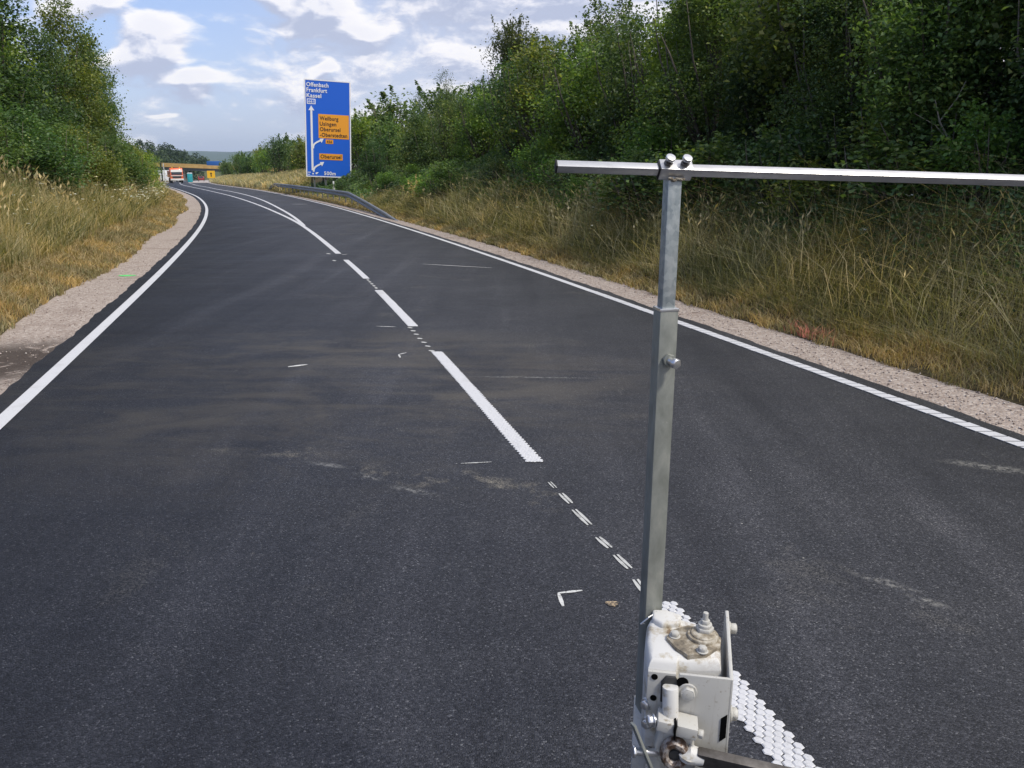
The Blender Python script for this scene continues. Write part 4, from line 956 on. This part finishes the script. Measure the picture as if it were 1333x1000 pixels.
ORD = ['first', 'second', 'third', 'fourth', 'fifth', 'sixth', 'seventh', 'eighth', 'ninth', 'tenth', 'eleventh', 'twelfth', 'thirteenth', 'fourteenth', 'fifteenth', 'sixteenth', 'seventeenth', 'eighteenth', 'nineteenth', 'twentieth', 'twenty-first', 'twenty-second', 'twenty-third', 'twenty-fourth', 'twenty-fifth', 'twenty-sixth', 'twenty-seventh', 'twenty-eighth', 'twenty-ninth', 'thirtieth']
_first = {}
def plant(var, side, Y, d, h, colour, name, label, cat, group, rg, wide=1.0):
    cm, tm, H0 = VAR[var]; p = pt(side, float(Y), float(d)); s = h / H0
    r = thing(name, label, cat, (float(p[0]), float(p[1]), float(p[2]) - .05), group)
    r.rotation_euler = (rg.uniform(-.05, .05), rg.uniform(-.05, .05), rg.uniform(0, 6.28)); r.scale = (s * wide, s * wide, s)
    for nm, me in (('trunk', tm), ('crown', cm)):
        if (var, nm) in _first: c = _first[var, nm].copy(); col.objects.link(c)
        else: c = link(nm, me); _first[var, nm] = c
        c.parent = r
        if nm == 'crown':
            k = TINT[colour]; c.color = (k[0] * rg.uniform(.9, 1.1), k[1] * rg.uniform(.93, 1.07), k[2], 1)
    return r
def row(side, items, noun, where, group, rg):
    """items: (Y, d, height, variant, colour, width); the label counts like-coloured neighbours away from the camera"""
    cnt = {}
    for Y, d, h, var, colour, wide in sorted(items):
        k = cnt.get(colour, 0); cnt[colour] = k + 1
        plant(var, side, Y, d, h, colour, noun.replace(' ', '_'), f'{ORD[k]} {colour} {noun} from the camera, {where}', noun.split()[-1], group, rg, wide)
rg = random.Random(4)
# right bank, front row: dense shrubs
items = []
cols = ['deep green', 'dark green', 'dark green', 'mid green', 'dark green', 'olive green', 'deep green', 'mid green', 'yellowish green', 'dark green', 'fresh green', 'mid green', 'olive green', 'dark green', 'fresh green', 'mid green', 'dark green', 'olive green', 'mid green', 'deep green']
for k, Y in enumerate([8.6, 10.0, 11.3, 12.7, 14.2, 15.8, 17.4, 19.2, 21.2, 23.2, 25.4, 27.6, 30.2, 33, 36, 39.2, 42.6, 46.4, 50.5, 55]):
    items.append((Y, 3.9 + rg.uniform(-.5, .7), rg.uniform(3.3, 4.3) if Y < 36 else rg.uniform(2.7, 3.5), ('near_a', 'near_b', 'near_c')[k % 3] if Y < 22 else ('mid_a', 'mid_b')[k % 2], cols[k], rg.uniform(.95, 1.15)))
row(1, items, 'leafy shrub', 'front row of the right bank', 'front shrubs on the right bank', rg)
items = []
for k, Y in enumerate([7.5, 9.8, 12, 14.3, 16.7, 19.5, 22.4, 25.5, 29, 32.8, 37, 41.5, 46.5, 52, 58]):
    items.append((Y, 6.9 + rg.uniform(-.6, .9), (rg.uniform(3.6, 5.5) if Y < 33 else rg.uniform(2.9, 4.2)), ('mid_b', 'mid_a', 'near_b')[k % 3] if Y < 20 else ('mid_a', 'mid_b')[k % 2], ['dark green', 'mid green', 'deep green', 'dark green', 'olive green'][k % 5], 1.1))
items += [(38, 6.4, 5.0, 'mid_b', 'brownish dark', .8), (38.7, 6.1, 5.5, 'mid_loose', 'brownish dark', .8), (24.0, 8.0, 6.4, 'tall_loose', 'brownish dark', 1.0), (24.6, 7.6, 5.6, 'mid_b', 'brownish dark', .9), (33, 7.5, 4.7, 'mid_b', 'brownish dark', .9), (21.5, 9.5, 5.6, 'mid_loose', 'mid green', .7), (18.5, 9, 5.6, 'mid_loose', 'mid green', .8), (40, 8, 4.6, 'mid_loose', 'deep green', .8), (49, 6.5, 4.5, 'tall_loose', 'deep green', .8), (53, 6.0, 4.3, 'tall_loose', 'deep green', .8), (44.5, 6, 3.4, 'mid_loose', 'mid green', .8)]
row(1, items, 'bushy tree', 'back row of the right bank', 'back trees on the right bank', rg)
items = []
for k, Y in enumerate([64, 70, 77, 85, 94, 104, 116, 130, 146, 165, 188, 215, 245, 280]):
    items.append((Y, 5.5 + rg.uniform(-1, 1.5) + (1.2 if Y < 90 else 0), rg.uniform(3.6, 4.8), ('far_a', 'far_b')[k % 2], ['mid green', 'yellowish green', 'dark green', 'mid green', 'olive green', 'dark green'][k % 6], 1.2))
row(1, items, 'roadside tree', 'roadside row beyond the blue sign', 'trees beyond the sign', rg)
items = []
for k, Y in enumerate([67, 74, 82, 91, 101, 112, 126, 142, 162, 190, 225]):
    items.append((Y, 10 + rg.uniform(-1, 2), rg.uniform(4.2, 5.6), ('far_b', 'far_a')[k % 2], ['dark green', 'mid green', 'olive green'][k % 3], 1.3))
row(1, items, 'roadside tree', 'second row beyond the blue sign', 'second row beyond the sign', rg)
# left bank: tall trees, then shrubs at their feet
items = [(17.5, 6.3, 6.6, 'tall_b', 'dark green', 1.1), (21, 5.6, 7.0, 'tall_a', 'deep green', 1.1), (24.5, 6.0, 7.0, 'tall_b', 'dark green', 1.1), (28.5, 5.2, 6.4, 'tall_a', 'deep green', 1.15), (33.0, 6.4, 8.2, 'tall_b', 'yellowish green', 1.0), (36.5, 5.0, 5.6, 'tall_a', 'deep green', 1.05),
         (40.5, 4.9, 7.7, 'tall_b', 'olive green', .9), (44.5, 3.9, 7.2, 'tall_a', 'dark green', .85), (51, 4.9, 6.6, 'tall_b', 'mid green', 1.0), (27, 9.0, 8.4, 'tall_b', 'olive green', 1.0), (38, 8.2, 9.0, 'tall_a', 'yellowish green', .9), (58, 6.5, 6.0, 'tall_a', 'dark green', 1.0), (20, 9, 8.4, 'tall_a', 'yellowish green', 1.1)]
row(-1, items, 'tall tree', 'on the left bank', 'tall trees on the left bank', rg)
items = []
for k, (Y, d, h) in enumerate([(13.5, 5.4, 2.4), (16, 4.9, 2.2), (18.5, 4.7, 2.1), (21.5, 4.3, 2.0), (24.5, 4.2, 2.1), (27.5, 4.0, 2.0), (31, 3.9, 2.1), (34.5, 3.7, 2.0), (38, 3.5, 2.0), (41.5, 3.3, 2.1), (45, 3.0, 1.9), (48.5, 3.0, 1.8), (53, 3.2, 1.9), (58, 3.5, 2.0), (64, 4, 2.2)]):
    items.append((Y, d - .8, h * 1.2, ('mid_a', 'mid_b')[k % 2], ['mid green', 'dark green', 'dark green', 'mid green', 'dark green', 'mid green', 'olive green', 'dark green', 'mid green', 'olive green', 'yellowish green', 'yellowish green', 'mid green', 'olive green', 'mid green'][k], 1.35))
row(-1, items, 'low shrub', 'at the foot of the left trees', 'low shrubs on the left bank', rg)
items = []
for k, Y in enumerate([74, 86, 100, 118, 140, 165, 195, 230, 270]):
    items.append((Y, 9 + rg.uniform(-1, 2), rg.uniform(3, 4), ('far_a', 'far_b')[k % 2], ['mid green', 'olive green', 'dark green'][k % 3], 1.3))
row(-1, items, 'roadside tree', 'along the far left of the road', 'trees along the far left', rg)
# young saplings and small bushes on the right slope
items = [(10.8, 2.9, 1.25, 'small', 'fresh green', 1.0), (9.4, 2.9, .9, 'small_b', 'olive green', 1.1)]
for k, Y in enumerate(np.geomspace(11.6, 56, 30)):
    items.append((float(Y) * rg.uniform(.985, 1.015), rg.choice([1.9, 2.3, 2.7, 3.1]), rg.uniform(.8, 1.5) * (1 if Y < 34 else .85), ('small', 'small_b')[k % 2], rg.choice(['fresh green', 'mid green', 'mid green', 'fresh green', 'olive green', 'dark green']), rg.uniform(1.1, 1.7)))
row(1, items, 'young bush', 'on the open slope of the right bank', 'young bushes on the right slope', rg)
# bare leaning stems among the near shrubs
for k, (Y, d, L, lx, lz, lb) in enumerate([(11.6, 3.3, 1.25, .45, 1.0, 'pale bare stem leaning left among the dark shrubs at the right edge'), (14.3, 3.8, 1.6, -.9, .75, 'thin dry branch slanting right above the cross bar'), (13.2, 3.7, 1.9, .1, 1.0, 'upright thin grey stem in the dark shrubs above the cross bar'), (29.5, 3.9, 2.3, .02, 1.0, 'straight pale sapling stem left of the young bushes, nearer the sign')]):
    p = Vector(pt(1, Y, d)); m = MB(); dr = Vector((-lx, -.15, lz)).normalized(); pts = [p - Vector((0, 0, .2))] + [p + dr * (L * s) + Vector((.05 * math.sin(s * 6), 0, .06 * math.sin(s * 4))) for s in (.15, .4, .7, 1)]
    m.tube(pts, [.022, .020, .016, .012, .005], 6); b = pts[3]; m.tube([b, b + Vector((.15, -.1, .3)), b + Vector((.2, -.15, .5))], [.009, .006, .003], 5); m.tube([pts[2], pts[2] + Vector((-.3, -.1, .25)), pts[2] + Vector((-.6, -.1, .4))], [.009, .006, .003], 5)
    o = m.build('bare_stem', mat('pale_bark', (.34, .31, .26), .85) if 'pale_bark' not in MAT else MAT['pale_bark'], None, 0, smooth=True); tag(o, lb, 'stem')

# ------------------------------------------------------------------ grass, undergrowth, flowers (stuff)
def sample_strip(side, n, Y0, Y1, d0, d1, rg, pw=1.0, dbias=1.0):
    u = rg.random(n); Y = Y0 * (Y1 / Y0) ** u if pw == 1 else Y0 + (Y1 - Y0) * u
    d = d0 + (d1 - d0) * rg.random(n) ** dbias; f = X_gr if side > 0 else X_gl
    x = f(Y) + side * d * sec(f, Y); return x, Y, ground_z(Y, d, side), d
def blades(x, y, z, h, wd, rg, lean=.35, bend=.5):
    n = len(x); a = rg.uniform(0, 6.283, n); la = rg.uniform(0, 6.283, n); l = lean * rg.random(n) * h
    dx, dy = np.cos(la) * l, np.sin(la) * l; wx, wy = np.cos(a) * wd / 2, np.sin(a) * wd / 2
    B = np.stack([x, y, z - .03], 1); Wv = np.stack([wx, wy, 0 * wx], 1)
    M1 = B + np.stack([dx * .35, dy * .35, h * .55], 1); T = B + np.stack([dx * (1 + bend), dy * (1 + bend), h * (1 - .25 * bend * l / np.maximum(h, .01))], 1)
    V = np.stack([B - Wv, B + Wv, M1 - Wv * .75, M1 + Wv * .75, T - Wv * .2, T + Wv * .2], 1).reshape(-1, 3)
    k = np.arange(n)[:, None] * 6; F = np.concatenate([k + [[0, 1, 3, 2]], k + [[2, 3, 5, 4]]]); return V, F
def seedheads(x, y, z, h, wd, rg):
    """stalks that carry a plume: stalk blade plus three small plume blades at its top"""
    n = len(x); la = rg.uniform(0, 6.283, n); l = .22 * rg.random(n) * h + .05
    dx, dy = np.cos(la) * l, np.sin(la) * l; out = []
    a = rg.uniform(0, 6.283, n); Wv = np.stack([np.cos(a), np.sin(a), 0 * a], 1) * (wd / 2)[:, None]; B = np.stack([x, y, z - .03], 1); T = B + np.stack([dx, dy, h], 1)
    Md = B + (T - B) * .6 - np.stack([dx, dy, 0 * dx], 1) * .15
    V = [np.stack([B - Wv, B + Wv, Md - Wv * .7, Md + Wv * .7, T - Wv * .5, T + Wv * .5], 1)]
    k = np.arange(n)[:, None]; per = 6 + 8
    T2 = T + np.stack([dx * .5, dy * .5, .13 * h], 1)
    for s in (0, 1):
        b = a + s * 1.57; Pw = np.stack([np.cos(b), np.sin(b), 0 * b], 1) * (wd * 1.9)[:, None]; mid = (T * .6 + T2 * .4)
        V.append(np.stack([T, mid - Pw, T2, mid + Pw], 1))
    V = np.concatenate(V, 1).reshape(-1, 3); k = k * per
    F = np.concatenate([k + [[0, 1, 3, 2]], k + [[2, 3, 5, 4]], k + [[6, 7, 8, 9]], k + [[10, 11, 12, 13]]]); return V, F
def stuff(name, parts, m_, label):
    V, F = merge(parts); o = np_mesh(name, V, F, MAT[m_]); tag(o, label, None, None, 'stuff'); o['category'] = name.replace('_', ' '); return o
g = np.random.default_rng(21)
def wof(Y, base, k=.0009): return base + k * np.maximum(Y - 6, 0)
def low(Y): return 1 - .6 * np.exp(-(((Y - 58) / 15) ** 4))      # mown around the sign
def patch(x, y, s): return .5 + .5 * wob(x * .7 + s, y * .55, .9, s)
# short dry verge, both sides
parts = []
for side, n, d0, d1, hb in ((-1, 52000, -.06, 1.5, .13), (1, 34000, -.05, .65, .12)):
    x, Y, z, d = sample_strip(side, n, 5.5, 95, d0, d1, g, 1)
    d += 0; ed = .10 * wob(x * 3, Y * 2.3, 1.4); ok = d > ed; x, Y, z, d = x[ok], Y[ok], z[ok], d[ok]
    h = (hb + .10 * np.clip(d, 0, 1)) * g.uniform(.45, 1.3, len(x)); parts.append(blades(x, Y, z, h, wof(Y, .007, .0011), g, .9))
stuff('verge_grass', parts, 'verge_grass', 'short golden brown dry grass along both gravel edges')
# tall straw on the left bank and thinner on the right
parts = []
x, Y, z, d = sample_strip(-1, 60000, 8, 80, 1.15, 5.0, g, 1, 1.15); ok = g.random(len(x)) < .18 + .82 * (patch(x, Y, 0) > .50); x, Y, z, d = x[ok], Y[ok], z[ok], d[ok]
h = (.55 + .30 * patch(x, Y, 3)) * g.uniform(.5, 1.15, len(x)) * np.clip(.45 + d * .35, .4, 1); parts.append(blades(x, Y, z, h, wof(Y, .007, .0008), g, .5))
x, Y, z, d = sample_strip(1, 22000, 6, 70, .45, 2.0, g, 1, 1.0); ok = g.random(len(x)) < .12 + .88 * (patch(x, Y, 1) > .5); x, Y, z, d = x[ok], Y[ok], z[ok], d[ok]
h = (.30 + .30 * patch(x, Y, 2)) * g.uniform(.5, 1.15, len(x)) * np.clip(.4 + d * .6, .4, 1) * low(Y); parts.append(blades(x, Y, z, h, wof(Y, .006, .0008), g, 1.15, .8))
for side, n, d0, d1 in ((1, 26000, .3, 4.5), (-1, 22000, 1, 6)):
    x, Y, z, d = sample_strip(side, n, 75, 260, d0, d1, g, 1); parts.append(blades(x, Y, z, g.uniform(.4, .9, len(x)), np.full(len(x), .10), g, .6))
stuff('dry_grass', parts, 'straw', 'tall straw coloured dry grass on the banks')
parts = []
x, Y, z, d = sample_strip(-1, 7500, 8, 60, 1.5, 4.4, g, 1); ok = patch(x, Y, 0) > .5; x, Y, z = x[ok], Y[ok], z[ok]; parts.append(seedheads(x, Y, z, g.uniform(.65, 1.15, len(x)), wof(Y, .0045, .0006), g))
x, Y, z, d = sample_strip(1, 1800, 7, 60, .7, 1.9, g, 1); ok = (patch(x, Y, 1) > .45) & ((Y > 14) | (g.random(len(x)) < .3)); x, Y, z = x[ok], Y[ok], z[ok]; parts.append(seedheads(x, Y, z, low(Y) * g.uniform(.4, .85, len(x)), wof(Y, .0035, .0006), g))
x, Y, z, d = sample_strip(1, 2600, 6.5, 32, .5, 2.8, g, 1); parts.append(blades(x, Y, z + .12, g.uniform(.5, 1.0, len(x)), wof(Y, .0045, .0004), g, 1.9, .5))
x, Y, z, d = sample_strip(-1, 1800, 8, 40, 1.4, 3.5, g, 1); parts.append(blades(x, Y, z + .1, g.uniform(.5, 1.0, len(x)), wof(Y, .0045, .0004), g, 1.5, .5))
stuff('seeding_grass', parts, 'straw', 'pale grass stalks with seed plumes standing above the dry grass')
# grass hit by red marking spray
px_, py_ = 3.34, 9.35; n = 420; x = px_ + g.normal(0, .16, n); Y = py_ + g.normal(0, .22, n); z = zr(Y) + .03; ok = x > off(X_gr, Y, .04); x, Y, z = x[ok], Y[ok], z[ok]; n = len(x)
V, F = blades(x, Y, z, g.uniform(.06, .17, n), np.full(n, .011), g, .9); o = np_mesh('sprayed_grass', V, F, MAT['spray_red']); tag(o, 'patch of verge grass stained with red marking spray', kind='stuff'); o['category'] = 'grass'
# greener grass and weeds
parts = []
x, Y, z, d = sample_strip(-1, 76000, 8, 90, 1.1, 6.0, g, 1, .9); ok = g.random(len(x)) < .3 + .7 * (patch(x, Y, 0) < .55); x, Y, z, d = x[ok], Y[ok], z[ok], d[ok]
parts.append(blades(x, Y, z, g.uniform(.25, .78, len(x)), wof(Y, .009, .0010), g, .7))
x, Y, z, d = sample_strip(1, 74000, 6, 75, .35, 2.6, g, 1, .9); ok = g.random(len(x)) < .35 + .65 * (patch(x, Y, 1) < .62); x, Y, z, d = x[ok], Y[ok], z[ok], d[ok]
parts.append(blades(x, Y, z, low(Y) * g.uniform(.15, .48, len(x)) * np.clip(.4 + d * .6, .4, 1), wof(Y, .007, .0010), g, 1.2, .7))
stuff('green_grass', parts, 'green_grass', 'olive green long grass and weeds on both banks')
# leafy undergrowth below the shrubs
parts = []
for side, n, Y0, Y1, d0, d1, hh in ((1, 130000, 6.5, 70, 1.2, 5.0, .62), (1, 30000, 6, 70, 4.5, 10, .6), (-1, 46000, 9, 75, 3.0, 8, .8), (-1, 12000, 9, 60, 1.6, 3.4, .45)):
    x, Y, z, d = sample_strip(side, n, Y0, Y1, d0, d1, g, 1)
    hm = hh * (.35 + .9 * patch(x * 2.2, Y * 2.2, 5)); 
    if d0 < 3.1: hm *= np.clip((d - d0 + .1) / .8, .08, 1); ok = g.random(len(x)) < np.clip((d - d0) / .8, .2, 1) * (.35 + .65 * (patch(x * 1.5, Y * 1.4, 9) > .35)); x, Y, z, hm = x[ok], Y[ok], z[ok], hm[ok]
    C = np.stack([x, Y, z + hm * g.random(len(x)) ** .6], 1); s = .06 + .0017 * np.maximum(Y - 6, 0); parts.append(leaf_quads(C, s, g, .8, .7))
stuff('undergrowth', parts, 'undergrowth', 'low leafy undergrowth of nettles and creepers covering the upper banks')
# white umbels of wild carrot: stalk and a plate of tiny petals
def umbels(side, n, Y0, Y1, d0, d1, h0, h1):
    x, Y, z, d = sample_strip(side, n, Y0, Y1, d0, d1, g, 1); out = []
    h = g.uniform(h0, h1, n); st = blades(x, Y, z, h, wof(Y, .006, .0004), g, .12, 0.)
    k = 9; r = (.035 + .0006 * Y)[:, None]; a = g.uniform(0, 6.28, (n, k)); rr = r * np.sqrt(g.random((n, k)))
    C = np.stack([x[:, None] + rr * np.cos(a), Y[:, None] + rr * np.sin(a), (z + h - .02)[:, None] + g.uniform(0, .02, (n, k))], 2).reshape(-1, 3)
    return st, leaf_quads(C, np.repeat(.024 + .0009 * Y, k), g, 2.0, .9)
u1 = umbels(-1, 210, 14, 62, 1.5, 4.0, .5, .95); u2 = umbels(1, 16, 7, 45, .6, 3.0, .4, .75); u3 = umbels(-1, 230, 30, 58, .9, 2.6, .5, .9)
stuff('flower_stalks', [u1[0], u2[0], u3[0]], 'green_grass', 'thin green stalks of the wild carrot on the banks')
stuff('white_flowers', [u1[1], u2[1], u3[1]], 'petal', 'small white umbel flowers scattered over the left bank grass')
# loose stones along the gravel edges
def stones():
    vs, fs, k = [], [], 0; oc = np.array([(1, 0, 0), (-1, 0, 0), (0, 1, 0), (0, -1, 0), (0, 0, 1), (0, 0, -1)], float); of = [(0, 2, 4), (2, 1, 4), (1, 3, 4), (3, 0, 4), (2, 0, 5), (1, 2, 5), (3, 1, 5), (0, 3, 5)]
    for side, n in ((-1, 1000), (1, 2600)):
        x, Y, z, d = sample_strip(side, n, 5.2, 40, -.74 if side > 0 else -.80, .12, g, 1)
        for i in range(n):
            s = g.uniform(.004, .013) * (1.6 if g.random() < .06 else 1); M = oc * (s * g.uniform(.7, 1.3, 3)); a = g.uniform(0, 6.28); c_, s_ = math.cos(a), math.sin(a)
            P_ = np.stack([M[:, 0] * c_ - M[:, 1] * s_, M[:, 0] * s_ + M[:, 1] * c_, M[:, 2] * .7], 1) + (x[i], Y[i], float(zr(Y[i])) - .014 + s * .25)
            vs.append(P_); fs += [tuple(q + k for q in f_) for f_ in of]; k += 6
    o = np_mesh('loose_stones', np.concatenate(vs), np.array(fs), mat('stone', (.34, .29, .26), .9, fn=lambda t, P: {'Base Color': t.ramp(t.node('ShaderNodeNewGeometry').outputs['Random Per Island'], [(0, (.26, .21, .18)), (.6, (.40, .33, .29)), (1, (.60, .55, .50))])}))
    tag(o, 'loose pale pebbles lying on the gravel shoulders', kind='stuff'); o['category'] = 'pebbles'
stones()

# ------------------------------------------------------------------ far wood and blue hills
def far_wood():
    gw = np.random.default_rng(77); Vs, Fs, k = [], [], 0
    def hill(x, y): return np.maximum(-9.5, -10 + 18 * np.exp(-((x + 330) / 120) ** 2 - ((y - 560) / 130) ** 2))
    xs = np.linspace(-640, -60, 60); ys = np.linspace(350, 860, 50); Xg, Yg = np.meshgrid(xs, ys); Zg = hill(Xg, Yg)
    n = len(xs); i, j = np.meshgrid(np.arange(len(ys) - 1), np.arange(n - 1), indexing='ij'); a = (i * n + j).ravel()
    o = np_mesh('hill', np.stack([Xg.ravel(), Yg.ravel(), Zg.ravel()], 1), np.stack([a, a + 1, a + n + 1, a + n], 1), MAT['far_ground']); o.data.shade_smooth(); tag(o, kind='structure', label='wooded hill rising behind the bridge')
    pts = []; sz = []
    T = 330; tx = gw.uniform(-460, -145, T); ty = gw.uniform(400, 640, T)
    ok = (tx / ty < -.362); tx, ty = tx[ok], ty[ok]
    for x, y in zip(tx, ty):
        h = gw.uniform(8, 12.5) * float(np.interp(x / y, [-.46, -.40, -.362], [1.15, .95, .55])); r = gw.uniform(2.6, 4.2); m_ = 300; d = gw.normal(size=(m_, 3)); d /= np.linalg.norm(d, axis=1)[:, None]; d[:, 2] *= 1.25
        pts.append(np.array([x, y, hill(x, y) + h - r * 1.15]) + d * r * gw.uniform(.6, 1.08, (m_, 1)) + gw.normal(size=(m_, 3)) * .3)
    V, F = leaf_quads(np.concatenate(pts), 1.15, gw, .5, .8)
    o = np_mesh('far_wood', V, F, MAT['wood_leaf']); tag(o, 'dense green wood covering the hill behind the bridge', kind='stuff'); o['category'] = 'wood'
far_wood()
def blue_hills():
    xs = np.linspace(-7000, 6000, 160); 
    rows = []
    for q, (y, s) in enumerate([(3600, 0), (4200, .6), (4800, 1.0), (5600, .7), (6500, 0)]):
        z = -14 + s * (62 + 16 * np.sin(xs * .0021 + 1) + 10 * np.sin(xs * .0051 + 2.3) + 5 * np.sin(xs * .013)); rows.append(np.stack([xs, np.full_like(xs, y), z], 1))
    n = len(xs); V = np.concatenate(rows); i, j = np.meshgrid(np.arange(4), np.arange(n - 1), indexing='ij'); a = (i * n + j).ravel()
    o = np_mesh('distant_hills', V, np.stack([a, a + 1, a + n + 1, a + n], 1), mat('hill_green', (.05, .08, .05), .95)); o.data.shade_smooth(); tag(o, kind='structure', label='low hills on the horizon')
blue_hills()

# ------------------------------------------------------------------ air: one closed box of thin haze
def build_haze():
    m = bpy.data.materials.new('haze'); m.use_nodes = True; t = NT(m.node_tree); t.n.clear()
    v = t.node('ShaderNodeVolumePrincipled', {'Color': (.66, .82, 1.0), 'Density': .00009, 'Anisotropy': 0.0}); o_ = t.node('ShaderNodeOutputMaterial'); t.l.new(v.outputs[0], o_.inputs['Volume'])
    b = MB(); b.box((0, 3400, 50), (14600, 7000 + 200, 160)); o = b.build('haze', m); tag(o, 'thin bluish haze in the air', kind='stuff'); o['category'] = 'haze'
build_haze()
